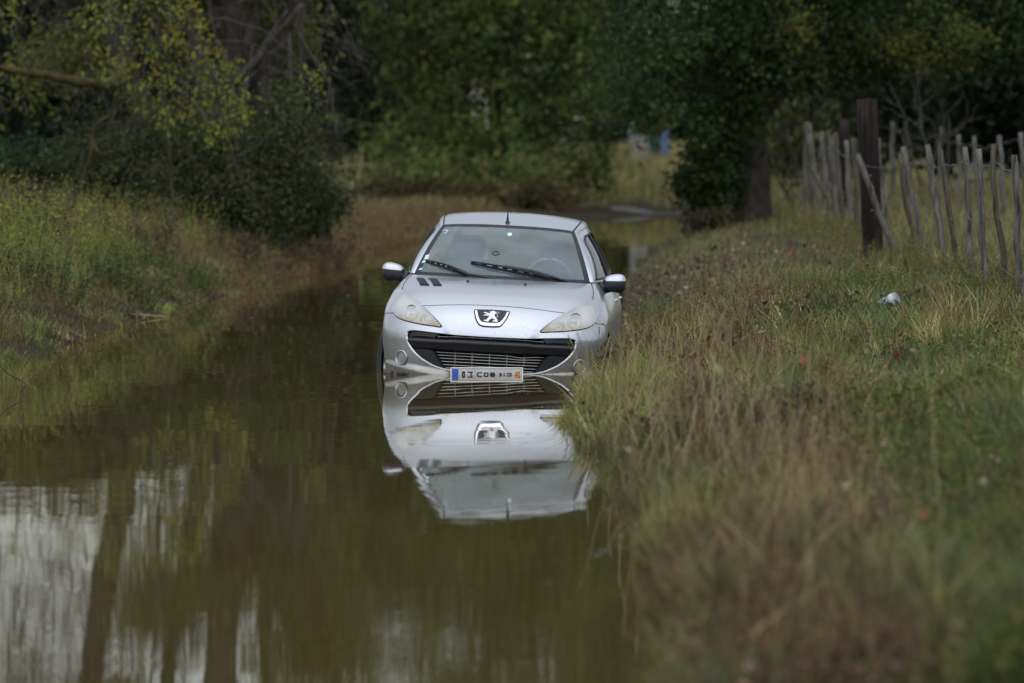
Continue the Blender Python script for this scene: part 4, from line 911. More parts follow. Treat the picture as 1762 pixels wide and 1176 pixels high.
def bend(rng, p0, p1, n=8, wob=.06, sag=0.0):
    p0, p1 = np.array(p0, float), np.array(p1, float); t = np.linspace(0, 1, n); L_ = np.linalg.norm(p1 - p0)
    P = p0 + (p1 - p0) * t[:, None]; w = np.cumsum(rng.normal(size=(n, 3)), 0) * wob * L_ / n ** .5; w -= w[0]; w -= t[:, None] * w[-1]
    P += w; P[:, 2] += sag * L_ * np.sin(np.pi * t); return P
def twig_spray(mb, rng, p, d, L_, r, depth, col=None, down=.0):
    d = np.array(d, float); d /= np.linalg.norm(d); q = p + d * L_; P = bend(rng, p, q, 6, .10, 0); P[:, 2] -= down * L_ * np.linspace(0, 1, 6) ** 2
    mb.tube(P, np.linspace(r, r * .5, 6), 4, False, col)
    if depth:
        for k in range(rng.integers(2, 4)):
            i = rng.integers(2, 6); e = d + rng.normal(size=3) * .55; twig_spray(mb, rng, P[i], e, L_ * (.45 + .3 * rng.random()), r * .55, depth - 1, col, down)
    return P

TINT = (1.42, 1.38, 1.15)
def blades_mesh(rng, x, y, h, w, lean, cb, ct, az=None):
    n = len(x); z = ground_z(x, y) - .02; az = rng.random(n) * 2 * np.pi if az is None else az
    dx, dy = np.cos(az), np.sin(az); fa = rng.normal(0, .6, n)           # blade faces roughly along the lane
    wx, wy = np.cos(fa), np.sin(fa)
    b = np.stack([x, y, z], -1); W = np.stack([wx, wy, 0 * wx], -1) * (w / 2)[:, None]
    ln = (lean * h)[:, None] * np.stack([dx, dy, 0 * dx], -1)
    up = np.stack([0 * h, 0 * h, h * np.sqrt(np.clip(1 - (lean * .75) ** 2, .06, 1))], -1)
    m = b + up * .55 + ln * .28; t = b + up + ln
    V = np.stack([b - W, b + W, m + W * .8, m - W * .8, t], 1).reshape(-1, 3)
    k = np.arange(n)[:, None] * 5
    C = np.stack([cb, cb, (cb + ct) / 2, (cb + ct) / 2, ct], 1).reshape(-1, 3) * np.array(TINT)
    return V, k + np.array([[0, 1, 2, 3]]), k + np.array([[3, 2, 4]]), C

G_GREEN = (0.075, 0.110, 0.030); G_GREY = (0.165, 0.190, 0.105); G_OLIVE = (0.115, 0.122, 0.042); G_STRAW = (0.34, 0.28, 0.145)
G_BROWN = (0.085, 0.058, 0.037); G_RED = (0.13, 0.070, 0.045); G_YEL = (0.20, 0.185, 0.055); G_BRIGHT = (0.13, 0.175, 0.045); G_TEAL = (0.090, 0.130, 0.064)
GPAL = np.array([G_GREEN, G_GREY, G_OLIVE, G_STRAW, G_BROWN, G_RED, G_YEL, G_BRIGHT, G_TEAL])
def mixcol(rng, wts):                                # wts (n,8 or 9)
    if wts.shape[1] == 8: wts = np.hstack([wts, np.zeros((len(wts), 1))])
    w = np.cumsum(wts / wts.sum(1, keepdims=True), 1); i = (rng.random((len(w), 1)) > w).sum(1).clip(0, 8); return GPAL[i] * (.5 + 1.0 * rng.random((len(w), 1)))

def stuff(o, label, cat="grass"): return tag(o, label, cat, None, "stuff")

# ---- right verge
rng = np.random.default_rng(11)
def verge_pts(n, y0, y1, xmax_extra=.8, p=1.0):
    y = y0 * (y1 / y0) ** (rng.random(n) ** p); xr = edge_r(y); xm = 881 / FPX * y + xmax_extra
    x = xr - .05 + (xm - xr + .05) * rng.random(n); return x, y
def verge_w(x, y):                                  # what grows where on the right
    d = x - edge_r(y); n1 = fbm(x * 1.3, y * .35, 31); n2 = fbm(x * .9 + 7, y * .22, 32); n3 = fbm(x * 2.5, y * 1.0, 33)
    nearw = np.exp(-((d - .12) / .28) ** 2) * sstep(y, 34, 44) * (1 - sstep(y, 56, 70))
    brown = np.exp(-((d - .12 - .016 * np.minimum(y, 50)) / (.017 * np.minimum(y, 50))) ** 2) * (.4 + 1.3 * sstep(n1, .38, .62)) * (1 - .75 * sstep(y, 62, 80))
    yq = np.minimum(y, 50); right = sstep(d, .15 + .021 * yq, .55 + .029 * yq)
    W = np.stack([.7 + .9 * nearw + .8 * right * n1, .9 + 1.8 * right * sstep(n2, .35, .6) + 1.8 * sstep(y, 52, 70), 1.0 + 1.2 * right * n2, .22 * sstep(y, 26, 40) + .10 + .6 * nearw + .25 * (1 - right) * sstep(y, 26, 40) + .45 * sstep(y, 60, 80), .5 + 2.6 * (1 - sstep(y, 23, 38)) + 3.0 * brown + 1.6 * sstep(x, 2.9, 3.6) * (1 - sstep(x, 4.3, 4.7)), .2 + 1.0 * brown * n3 + .8 * sstep(x, 2.9, 3.6) * (1 - sstep(x, 4.3, 4.7)), .22 + .2 * n3, .15 + 1.6 * nearw + .2 * right, 3.0 * right * (1 - sstep(y, 44, 60)) * sstep(n1, .25, .5)], -1)
    return W, brown, nearw, n1, n2
def build_verge(name, n, y0, y1, label, hs=1.0, p=1.0):
    x, y = verge_pts(n, y0, y1, p=p); W, br, nw, n1, n2 = verge_w(x, y)
    keep = (rng.random(n) < .35 + .65 * sstep(n1 + n2, .7, 1.1) + nw + br * .3) & ~((rng.random(n) < .75) & (x - edge_r(y) < .45) & (y > 46.5) & (y < 60)); x, y, W, br, nw, n1, n2 = (a[keep] for a in (x, y, W, br, nw, n1, n2)); n = len(x)
    h = (.05 + .15 * rng.random(n) ** 2 + .07 * (n1 - .3)) * hs * (1 + .6 * nw * (y < 46.5) + .3 * br); h = np.where((x - edge_r(y) < .5) & (y > 46.5) & (y < 60), h * .6, h); h = np.where(y > 60, h * (.35 + .65 * sstep(x - edge_r(y), .1, .9)), h); tall = rng.random(n) < .010 + .02 * nw + .015 * br; h = np.where(tall, h * 1.7 + .10, h)
    fence = sstep(x, 4.6, 5.0) * sstep(y, 48, 60); h = h * (1 + 1.2 * fence)
    w = np.maximum(.0032, y * 6.0e-5) * (.6 + .8 * rng.random(n)); lean = np.where(tall, .1 + .5 * rng.random(n), .3 + 1.05 * rng.random(n))
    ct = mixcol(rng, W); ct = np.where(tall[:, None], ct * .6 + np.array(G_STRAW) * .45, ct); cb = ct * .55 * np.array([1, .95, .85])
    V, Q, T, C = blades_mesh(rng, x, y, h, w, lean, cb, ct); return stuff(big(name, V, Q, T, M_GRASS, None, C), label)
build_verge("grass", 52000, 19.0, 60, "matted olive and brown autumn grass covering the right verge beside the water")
def tussocks(rng, x, y, W, per, h, rad, straw=.12, leanmin=.15):
    """tufts: blades fanning out from a common crown, one colour family each"""
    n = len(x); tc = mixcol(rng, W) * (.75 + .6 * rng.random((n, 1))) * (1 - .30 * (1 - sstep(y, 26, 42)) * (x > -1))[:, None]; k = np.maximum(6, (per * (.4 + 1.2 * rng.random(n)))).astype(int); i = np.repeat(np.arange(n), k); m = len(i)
    a = rng.random(m) * 6.283; r = rad[i] * np.sqrt(rng.random(m)); bx = x[i] + r * np.cos(a); by = y[i] + r * np.sin(a) * 1.3
    hh = h[i] * (.35 + .75 * rng.random(m)); tilt = rng.random(n)[i] * 6.283; az = np.where(rng.random(m) < .7, a, tilt) + rng.normal(size=m) * .5
    ln = np.clip(leanmin + .9 * (r / rad[i]) ** 1.2 * rng.random(m) + .25 * rng.random(m), 0, 1.3)
    c = tc[i] * (.65 + .7 * rng.random((m, 1))); st = rng.random(m) < straw * np.clip((y[i] - 20) / 18, .25, 1); c[st] = np.array(G_STRAW) * (.6 + .7 * rng.random((st.sum(), 1)))
    kp = bx > edge_r(by) - .10; sel = lambda v: v[kp]
    if np.mean(x) < -1: kp = bx < edge_l(by) + .10
    return blades_mesh(rng, sel(bx), sel(by), sel(hh), np.maximum(.0048, sel(by) * 9e-5) * (.6 + .8 * rng.random(kp.sum())), sel(ln), sel(c) * .5, sel(c) * 1.12, sel(az))  # bases darkened, tips lightened: shade between blades put into the colour
n = 3300; x, y = verge_pts(n, 19.3, 66, .3, .95); W, br, nw, n1, n2 = verge_w(x, y); d = x - edge_r(y); n5 = fbm(x * 1.1 + 20, y * .3, 91)
by_car = (d < .55) & (y > 46.5) & (y < 60); h = (.05 + .22 * rng.random(n) ** 1.8 + .17 * sstep(n5, .48, .66)) * np.where(by_car, .55, 1.0); h = np.where((y > 56) & (d < .8), h * .45, h)
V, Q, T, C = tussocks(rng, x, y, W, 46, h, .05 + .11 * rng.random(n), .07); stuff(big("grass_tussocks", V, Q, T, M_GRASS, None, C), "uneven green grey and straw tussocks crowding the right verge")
build_verge("grass", 60000, 60, 125, "paler thin grass along the farther right verge below the pickets", 1.1)

def dry_weeds(name, label, x, y, h, col_fn, nleaf=6, seed=1, wf=1.0):
    """thin forked dead stems with shrivelled leaves, all in one mesh"""
    r = np.random.default_rng(seed); n = len(x); z = ground_z(x, y) - .02; V = []; Q = []; C = []; k = 0
    az = r.random(n) * 6.283; ln = .05 + .5 * r.random(n)
    b = np.stack([x, y, z], -1); t = b + np.stack([np.cos(az) * ln * h, np.sin(az) * ln * h, h], -1); c0 = col_fn(n) * np.array(TINT)
    w = np.maximum(.004, y * 5e-5)[:, None] * wf * np.array([1, 0, 0])
    mid = (b + t) / 2 + r.normal(size=(n, 3)) * .06 * h[:, None]
    V.append(np.stack([b - w, b + w, mid + w * .8, mid - w * .8], 1)); C.append(np.repeat(c0, 4, 0)); V.append(np.stack([mid - w * .8, mid + w * .8, t + w * .5, t - w * .5], 1)); C.append(np.repeat(c0, 4, 0))
    for s_ in range(3):
        f = .3 + .6 * r.random((n, 1)); p = b + (t - b) * f; e = r.normal(size=(n, 3)); e[:, 2] = abs(e[:, 2]) * .8 + .2; q = p + e / np.linalg.norm(e, axis=1)[:, None] * h[:, None] * (.2 + .25 * r.random((n, 1)))
        V.append(np.stack([p - w * .6, p + w * .6, q + w * .4, q - w * .4], 1)); C.append(np.repeat(c0, 4, 0))
    V = np.concatenate([v.reshape(-1, 3) for v in V]); C = np.concatenate(C)
    i = np.repeat(np.arange(n), nleaf); f = .25 + .8 * r.random((len(i), 1)); P = b[i] + (t - b)[i] * f + r.normal(size=(len(i), 3)) * (.16 * h[i])[:, None]
    P[:, 2] = np.maximum(P[:, 2], z[i] + .01)
    lv, lq, lc = leaf_arrays(r, P, np.maximum(.026, y[i] * 3.8e-4) * (.5 + r.random(len(i))), c0[i] * (.7 + .7 * r.random((len(i), 1))), .1, .5)
    nq = len(V) // 4; return stuff(big(name, np.vstack([V, lv]), np.vstack([np.arange(nq * 4).reshape(-1, 4), lq + nq * 4]), None, M_DRY, None, np.vstack([C, lc])), label, "weeds")
def colf(pal, wts, seed):
    r = np.random.default_rng(seed); return lambda n: pick(r, pal, n, wts)
# brown dead growth along the middle of the right verge
n = 6500; x, y = verge_pts(n, 19, 64, .3); d = x - edge_r(y); n1 = fbm(x * 1.3, y * .35, 31)
kp = rng.random(n) < np.exp(-((d - .1 - .016 * np.minimum(y, 50)) / (.015 * np.minimum(y, 50))) ** 2) * (.08 + 1.2 * sstep(n1, .40, .6)) + .03; x, y = x[kp], y[kp]
dry_weeds("dry_weeds", "brown dead stalks tangled along the middle of the right verge", x, y, .10 + .22 * rng.random(len(x)), colf([G_BROWN, G_RED, (.12, .09, .055), (.05, .04, .025)], [4, 2, 2, 2], 3), 8, 4)
# long arching blades standing clear of the mat
n = 4200; x, y = verge_pts(n, 20, 52, .1); d = x - edge_r(y); n4 = fbm(x * 2.2, y * .6, 77); kp = rng.random(n) < sstep(n4, .50, .62) * (.3 + .9 * np.exp(-((d - .35) / .5) ** 2)) * (.35 + .65 * sstep(y, 26, 38)); x, y = x[kp], y[kp]; n = len(x)
c = pick(rng, [G_STRAW, (.17, .18, .055), (.12, .16, .045), (.22, .19, .08)], n, [2, 3, 3, 2]); V, Q, T, C = blades_mesh(rng, x, y, .20 + .28 * rng.random(n), .007 + .005 * rng.random(n), .25 + .75 * rng.random(n), c * .8, c)
stuff(big("tall_grass", V, Q, T, M_GRASS, None, C), "long pale arching grass blades standing above the near right verge")
# tall bleached stalks by the water
n = 850; x, y = verge_pts(n, 21, 52, 0); d = x - edge_r(y); x = edge_r(y) + (x - edge_r(y)) * .8; n6 = fbm(x * 1.7 + 9, y * .35, 78); kp = (rng.random(n) < np.exp(-(d / .75) ** 2) * (.3 + sstep(n6, .42, .6)) * (.4 + .6 * sstep(y, 25, 36))) & ~((y > 46.5) & (y < 58) & (d < .35)); x, y = x[kp], y[kp]; n = len(x); z = ground_z(x, y)
m = MB()
for i in range(n):
    h_ = rng.uniform(.30, .72) * (1.0 if y[i] < 37 else .62); a_ = rng.normal() * .22; tip = np.array([x[i] + a_ * h_, y[i] + rng.normal() * .1, z[i] + h_]); q = bend(rng, (x[i], y[i], z[i] - .02), tip, 7, .05); c_ = np.array(G_STRAW) * rng.uniform(.55, 1.1)
    m.tube(q, np.linspace(.0035, .0022, 7), 4, False, c_); m.tube([q[-1], q[-1] + (q[-1] - q[-2]) * .8], [.006, .003], 5, True, c_ * .8)
stuff(m.build("dry_stalks", M_DRY, None), "tall bleached seed stalks standing along the near water's edge", "stalks")
# scrub at the foot of the fence
n = 1500; y = 50 + 52 * rng.random(n); fx = np.interp(y, [50, 55, 75, 98, 104], [4.45, 4.45, 4.25, 4.7, 4.85]); x = fx + rng.normal(size=n) * .22; kp = rng.random(n) < .25 + .75 * sstep(fbm(x * .5, y * .5, 79), .42, .6); x, y = x[kp], y[kp]
dry_weeds("scrub", "low tangled green and brown scrub along the foot of the pickets", x, y, .10 + .34 * rng.random(len(x)) ** 1.6, colf([(.07, .09, .025), (.09, .065, .04), (.10, .11, .035), (.06, .045, .03)], [3, 3, 2, 2], 15), 11, 16)
# low leafy ground cover near the fence and lower right
n = 42000; x, y = verge_pts(n, 19, 72, .3); d = x - edge_r(y); n2 = fbm(x * .9 + 7, y * .22, 32)
kp = rng.random(n) < sstep(d, .25 + .02 * np.minimum(y, 50), .5 + .03 * np.minimum(y, 50)) * (.15 + .85 * sstep(n2, .5, .62)); x, y = x[kp], y[kp]
dry_weeds("ground_cover", "low dark green leafy weeds spreading towards the picket fence", x, y, .07 + .16 * rng.random(len(x)) ** 1.3, colf([(.05, .075, .02), (.085, .105, .024), (.038, .058, .022), (.12, .12, .032), (.045, .034, .02)], [3, 2, 3, 1.2, 2], 5), 9, 6, .8)

# shrivelled leaf litter, fine enough that nobody would count it
n = 12000; x, y = verge_pts(n, 19, 85, .2); z = ground_z(x, y) + .02 + .13 * rng.random(n); d = x - edge_r(y); kp = rng.random(n) < .25 + .75 * np.exp(-((d - .2 - .016 * np.minimum(y, 50)) / (.02 * np.minimum(y, 50))) ** 2); x, y, z = x[kp], y[kp], z[kp]
V, Q, C = leaf_arrays(rng, np.stack([x, y, z], -1), (.020 + .045 * rng.random(len(x)) ** 2) * np.maximum(1, y / 50), pick(rng, [(.13, .08, .05), (.20, .13, .09), (.06, .04, .028), (.26, .20, .14), (.17, .075, .04)], len(x), [4, 3, 3, 1.5, 1]), .1, .7)
stuff(big("leaf_litter", V, Q, None, M_DRY, None, C), "shrivelled brown and tan leaf litter scattered through the right verge", "leaf litter")

n = 26000; y = 19 * (60 / 19) ** rng.random(n); x = 881 / FPX * y + .2 + 2.6 * rng.random(n) ** 1.3; W, br, nw, n1, n2 = verge_w(x, y); ct = mixcol(rng, W)
V, Q, T, C = blades_mesh(rng, x, y, (.06 + .2 * rng.random(n) ** 1.6), .006 + .004 * rng.random(n), .3 + 1.0 * rng.random(n), ct * .6, ct); stuff(big("grass", V, Q, T, M_GRASS, None, C), "rough grass carrying on along the outer side of the right verge")
# ---- left bank
rng = np.random.default_rng(12)
def left_pts(n, y0, y1, depth):
    y = y0 * (y1 / y0) ** rng.random(n); return edge_l(y) + .05 - depth * rng.random(n) ** 1.3, y
n = 40000; x, y = left_pts(n, 36, 100, 4.5); n1 = fbm(x * .9, y * .3, 41); d = edge_l(y) - x; far = sstep(y, 66, 95)
pt = sstep(fbm(x * .7 + 3, y * .25, 44), .48, .62); W = np.stack([1.0 * (1 - .6 * far), .8 + 0 * y, 1.3 + 0 * y, .30 + .3 * n1, 1.1 + .9 * far + 1.6 * np.exp(-(d / .45) ** 2), .3 + .5 * far, .5 * (1 - far) * pt, .6 * (1 - far) * pt], -1)
h = (.05 + .16 * rng.random(n) ** 2 + .12 * (n1 - .2) + .08 * sstep(d, .5, 1.8)) * (.35 + .65 * sstep(d, -.05, .4)); tall = rng.random(n) < .015; h = np.where(tall, h * 1.6 + .1, h)
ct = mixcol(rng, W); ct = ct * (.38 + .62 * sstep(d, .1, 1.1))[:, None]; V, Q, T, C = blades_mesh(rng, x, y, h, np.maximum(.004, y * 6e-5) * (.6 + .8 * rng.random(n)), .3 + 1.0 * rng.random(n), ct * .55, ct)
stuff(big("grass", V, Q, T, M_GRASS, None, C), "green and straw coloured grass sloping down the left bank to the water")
n = 11000; x, y = left_pts(n, 78, 168, 3.2); kp = rng.random(n) < .75; x, y = x[kp], y[kp]; d = edge_l(y) - x
dry_weeds("dry_weeds", "reddish brown dead weeds massed along the far left bank behind the car", x, y, (.10 + .28 * rng.random(len(x))) * (.5 + .7 * sstep(d, 0, 1.4)), colf([(.105, .075, .045), (.085, .068, .04), (.14, .12, .06), (.09, .098, .04), (.12, .065, .04)], [3, 3, 2, 1.5, 4], 7), 7, 8)
n = 1500; x, y = left_pts(n, 38, 92, 4.4); d = edge_l(y) - x; far = sstep(y, 66, 95); pt = sstep(fbm(x * .7 + 3, y * .25, 44), .44, .6)
W = np.stack([1.0 * (1 - .5 * far), .8 + 0 * y, 1.2 + 0 * y, .5 + 0 * y, .8 + .9 * far + 1.2 * np.exp(-(d / .45) ** 2), .3 + .6 * far, 1.4 * (1 - far) * pt, 1.6 * (1 - far) * pt], -1)
V, Q, T, C = tussocks(rng, x, y, W, 60, (.08 + .26 * rng.random(n) ** 1.6) * (.5 + .6 * sstep(d, 0, .9)), .07 + .14 * rng.random(n), .10); stuff(big("grass_tussocks", V, Q, T, M_GRASS, None, C), "ragged green and straw tussocks over the left bank")
n = 4200; x, y = left_pts(n, 50, 88, 4.2); d = edge_l(y) - x; kp = d > .7; x, y = x[kp], y[kp]
dry_weeds("leafy_weeds", "yellow green bushy weeds on top of the left bank in front of the dark shrub", x, y, .20 + .65 * rng.random(len(x)) ** 1.5, colf([(.15, .17, .035), (.10, .13, .035), (.07, .09, .03), (.11, .08, .045), (.065, .045, .03)], [3, 2, 2, 2, 2], 9), 14, 10, .7)
n = 75; x, y = left_pts(n, 58, 84, 3.6); d = edge_l(y) - x; kp = d > .9; x, y = x[kp], y[kp]; P = np.stack([x, y, ground_z(x, y) + .45 + .45 * rng.random(len(x))], -1); P = np.repeat(P, 4, 0) + rng.normal(size=(len(P) * 4, 3)) * .012
V, Q, C = leaf_arrays(rng, P, .022, pick(rng, [(.5, .36, .02), (.5, .36, .02)], len(P)), 0, .8); stuff(big("wildflowers", V, Q, None, M_LEAF, None, C), "small yellow wildflowers dotted over the weeds of the left bank", "flowers")

n = 5200; x, y = left_pts(n, 42, 92, 4.2); d = edge_l(y) - x; kp = (d > .12) & (rng.random(n) < .3 + .7 * sstep(fbm(x * .8, y * .3, 46), .42, .58)); x, y = x[kp], y[kp]
dry_weeds("dry_weeds", "tangled brown and olive weeds along the slope of the left bank", x, y, .08 + .26 * rng.random(len(x)) ** 1.3, colf([G_BROWN, (.06, .045, .028), (.085, .085, .03), (.05, .065, .025), (.12, .065, .042)], [3, 2, 2, 2, 2.5], 13), 9, 14)
# ---- far meadow beyond the water
rng = np.random.default_rng(13)
n = 52000; y = 150 + 150 * rng.random(n) ** .9; x = -13 + 30 * rng.random(n); kp = (ground_z(x, y) > .10) & ((y > 190.5) | (x < edge_l(y) - 2.0)); x, y = x[kp], y[kp]; n = len(x)
n1 = fbm(x * .35, y * .10, 51); lft = 1 - sstep(x, -3.5, -2)
W = np.stack([.4 + .8 * lft, .7 + 1.2 * lft, 1.0 + 0 * x, 1.2 + 0 * x, .3 + .6 * (n1 > .55), .1 + 0 * x, 2.6 * (n1 < .55) + .6, .2 + 0 * x], -1)
ct = mixcol(rng, W); V, Q, T, C = blades_mesh(rng, x, y, (.16 + .35 * rng.random(n) + .2 * n1) * (1 - .35 * lft) * (1 - .5 * sstep(y, 235, 260)), .022 * (.6 + .8 * rng.random(n)), .1 + .6 * rng.random(n), ct * .8, ct)
stuff(big("meadow_grass", V, Q, T, M_GRASS, None, C), "tall yellowish meadow grass beyond the end of the flooded lane")
n = 30000; y = 48 + 90 * rng.random(n); x = 4.5 + 8.0 * rng.random(n) * (y / 90); kp = x < 881 / FPX * y + 1.2; x, y = x[kp], y[kp]; n = len(x); n1 = fbm(x * .6, y * .2, 52)
W = np.stack([.6 + 0 * x, .5 + 0 * x, .8 + 0 * x, .9 + n1, 1.6 + 0 * x, .8 + 0 * x, .2 + 0 * x, .1 + 0 * x], -1); ct = mixcol(rng, W) * .75
V, Q, T, C = blades_mesh(rng, x, y, .18 + .34 * rng.random(n), np.maximum(.005, y * 7e-5) * (.6 + .8 * rng.random(n)), .1 + .7 * rng.random(n), ct * .8, ct)
stuff(big("field_grass", V, Q, T, M_GRASS, None, C), "tall dry tan grass standing in the field behind the picket fence")
# wet gravel lip where the track leaves the water
gx, gy = np.meshgrid(np.linspace(3.0, 5.8, 30), np.linspace(187.2, 189.0, 14)); gy = gy + .35 * np.sin(gx * 2.3); gz = np.maximum(ground_z(gx, gy), 0) + .03
ii = np.arange(13)[:, None] * 30 + np.arange(29)[None]
tag(big("gravel_track", np.stack([gx, gy, gz], -1), np.stack([ii, ii + 1, ii + 31, ii + 30], -1).reshape(-1, 4), None, pmat("pale_gravel", (.12, .115, .10), .8, noise=((.085, .08, .065), 3, .4, .6)), smooth=True), kind="structure")

# ------------------------------------------------------------------ trees and shrubs
def px_blob(px, py, Y, rx, ry, rz): p = at(px, py, Y); return (p.x, p.y, p.z, rx / FPX * Y, ry, rz / FPX * Y)
def trunk_obj(name, rng, pts, radii, mat, parent, n=10, wob=.02):
    m = MB(); P = np.vstack([bend(rng, pts[i], pts[i + 1], 6, wob)[:-1] for i in range(len(pts) - 1)] + [np.array(pts[-1])[None]])
    r = np.interp(np.linspace(0, 1, len(P)), np.linspace(0, 1, len(radii)), radii); m.tube(P, r * (1 + .08 * rng.normal(size=len(P))), n); return m.build(name, mat, parent, True)

# middle bushy tree behind the car
rng = np.random.default_rng(21)
T1 = empty("bushy_tree", at(852, 338, 186), "broad bushy olive green tree with foliage down to the ground behind the silver car", "tree"); o1 = np.array(T1.location)
def rel(b, o): b = np.array(b, float); b[:, :3] -= o; return b
bl = [px_blob(840, 130, 186, 190, 2.6, 150), px_blob(765, 240, 184, 90, 1.8, 90), px_blob(940, 220, 185, 95, 1.8, 95), px_blob(830, 280, 183, 130, 1.6, 60), px_blob(775, 60, 186, 130, 2.5, 110), px_blob(930, 40, 186, 150, 2.5, 110),
      px_blob(840, -120, 187, 250, 3.4, 170), px_blob(700, -230, 187, 170, 3, 150), px_blob(980, -230, 187, 190, 3, 160), px_blob(840, -380, 188, 230, 3.4, 170), px_blob(830, -540, 188, 150, 2.8, 130), px_blob(690, 290, 183, 38, 1.0, 40), px_blob(975, 290, 184, 40, 1.0, 40), px_blob(760, 310, 182, 80, 1.2, 32), px_blob(900, 312, 182, 80, 1.2, 32)]
bl = rel(bl, o1)
P1 = [(.06, .18, .0), (0.1, 0, 1.6), (-.1, .1, 4.4), (.2, .1, 8), (.1, 0, 12)]
trunk_obj("trunk", rng, [np.array(p) for p in P1], [.30, .25, .2, .15, .06], M_BARK, T1)
m = MB()
for b in bl: m.tube(bend(rng, np.array(P1[1]) + [0, 0, max(0, min(b[2] * .55, 9) - .6)], b[:3], 8, .08), np.linspace(.11, .03, 8), 6)
m.build("limbs", M_BARK, T1, True)
PAL1 = [(.072, .105, .028), (.110, .138, .033), (.042, .063, .020), (.13, .13, .036)]
foliage("crown", rng, bl, 3600, 26, (.68, .68, .46), .185, PAL1, [3, 3, 3, 1.2], T1, .4, .55, shell=.5)

# right tree over the fence: trunk wrapped in ivy, wide low crown
rng = np.random.default_rng(22)
T2 = empty("large_tree", at(1292, 372, 110), "large dark green tree with a stout trunk overhanging the right bank beside the fence", "tree"); o2 = np.array(T2.location)
YR = 110
def R2(px, py, dy=0.0): p = at(px, py, YR); return np.array([p.x, p.y + dy, p.z]) - o2
trunk_obj("trunk", rng, [R2(1296, 392), R2(1292, 300), R2(1284, 200), R2(1272, 90), R2(1262, -60), R2(1290, -260)], [.36, .33, .34, .27, .2, .08], M_BARK, T2, 12)
m = MB()
for e, b, r in (((1284, 190), (1130, 60), .12), ((1288, 190), (1440, 60), .09), ((1440, 60), (1640, 20), .11), ((1280, 120), (1180, -90), .12), ((1280, 90), (1420, -120), .14), ((1420, -120), (1620, -200), .1), ((1290, 215), (1390, 120), .1), ((1390, 120), (1400, 210), .05)):
    m.tube(bend(rng, R2(*e), R2(*b, rng.normal() * .8), 10, .07), np.linspace(r, r * .45, 10), 7)
m.build("limbs", M_BARK, T2, True)
bl = rel([px_blob(1120, 110, 109, 70, 1.3, 90), px_blob(1200, 60, 110, 130, 2.0, 110), px_blob(1150, 185, 109, 46, .9, 32), px_blob(1092, 150, 108.6, 26, .5, 70), px_blob(1105, 90, 108.6, 40, .6, 80), px_blob(1330, 60, 110, 120, 2.2, 80), px_blob(1440, 45, 110, 120, 2.2, 85), px_blob(1560, 40, 110, 130, 2.2, 85),
          px_blob(1680, 50, 110, 120, 2.2, 85), px_blob(1790, 40, 110, 120, 2.2, 95), px_blob(1250, 150, 110, 70, 1.2, 60), px_blob(1385, 120, 109, 45, .8, 26), px_blob(1190, -120, 110, 190, 2.6, 140), px_blob(1400, -140, 110, 230, 2.8, 150), px_blob(1640, -140, 110, 230, 2.8, 150),
          px_blob(1300, -330, 110, 230, 2.8, 150), px_blob(1540, -340, 110, 240, 2.8, 150), px_blob(1130, -300, 110, 110, 1.8, 120), px_blob(1400, -500, 110, 250, 2.6, 130)], o2)
PAL2 = [(.036, .062, .022), (.052, .084, .027), (.075, .102, .025), (.026, .044, .017), (.115, .118, .026)]
foliage("crown", rng, bl, 4600, 26, (.42, .42, .30), .105, PAL2, [3, 3, 2, 2, .9], T2, .45, .55, shell=.3)
bl = rel([px_blob(1600, 95, 107.5, 70, .5, 38), px_blob(1690, 85, 107.5, 60, .5, 50), px_blob(1540, 80, 107.5, 25, .3, 20), px_blob(1340, 60, 107.8, 55, .5, 50)], o2)
foliage("yellowing_foliage", rng, bl, 130, 18, (.26, .26, .2), .10, [(.085, .088, .018), (.14, .12, .02), (.055, .072, .02)], [2, 1, 4], T2, .5, .6, shell=.3)
bl = rel([px_blob(1238, 320, 109.3, 44, .45, 62), px_blob(1260, 250, 109.3, 38, .4, 55), px_blob(1290, 210, 109.3, 26, .3, 40), px_blob(1225, 360, 109.2, 35, .5, 25), px_blob(1242, 190, 109.5, 32, .4, 40), px_blob(1262, 150, 109.5, 30, .4, 40), px_blob(1205, 250, 109.4, 28, .4, 50), px_blob(1200, 330, 109.3, 26, .4, 50)], o2)
foliage("ivy", rng, bl, 420, 22, (.20, .20, .20), .085, [(.035, .060, .018), (.055, .080, .022), (.025, .042, .014)], None, T2, .5, .8, shell=.4)
# hanging bare grey shoots below its crown
m = MB()
for a, b in (((1330, 150), (1345, 275)), ((1365, 160), (1340, 240)), ((1345, 215), (1385, 300)), ((1400, 160), (1370, 260)), ((1325, 255), (1372, 320)), ((1310, 250), (1365, 345))):
    twig_spray(m, rng, R2(*a, -.6), R2(*b, -.6) - R2(*a, -.6), np.linalg.norm(R2(*b) - R2(*a)), .022, 2, None, .05)
m.build("bare_shoots", M_TWIG, T2, True)

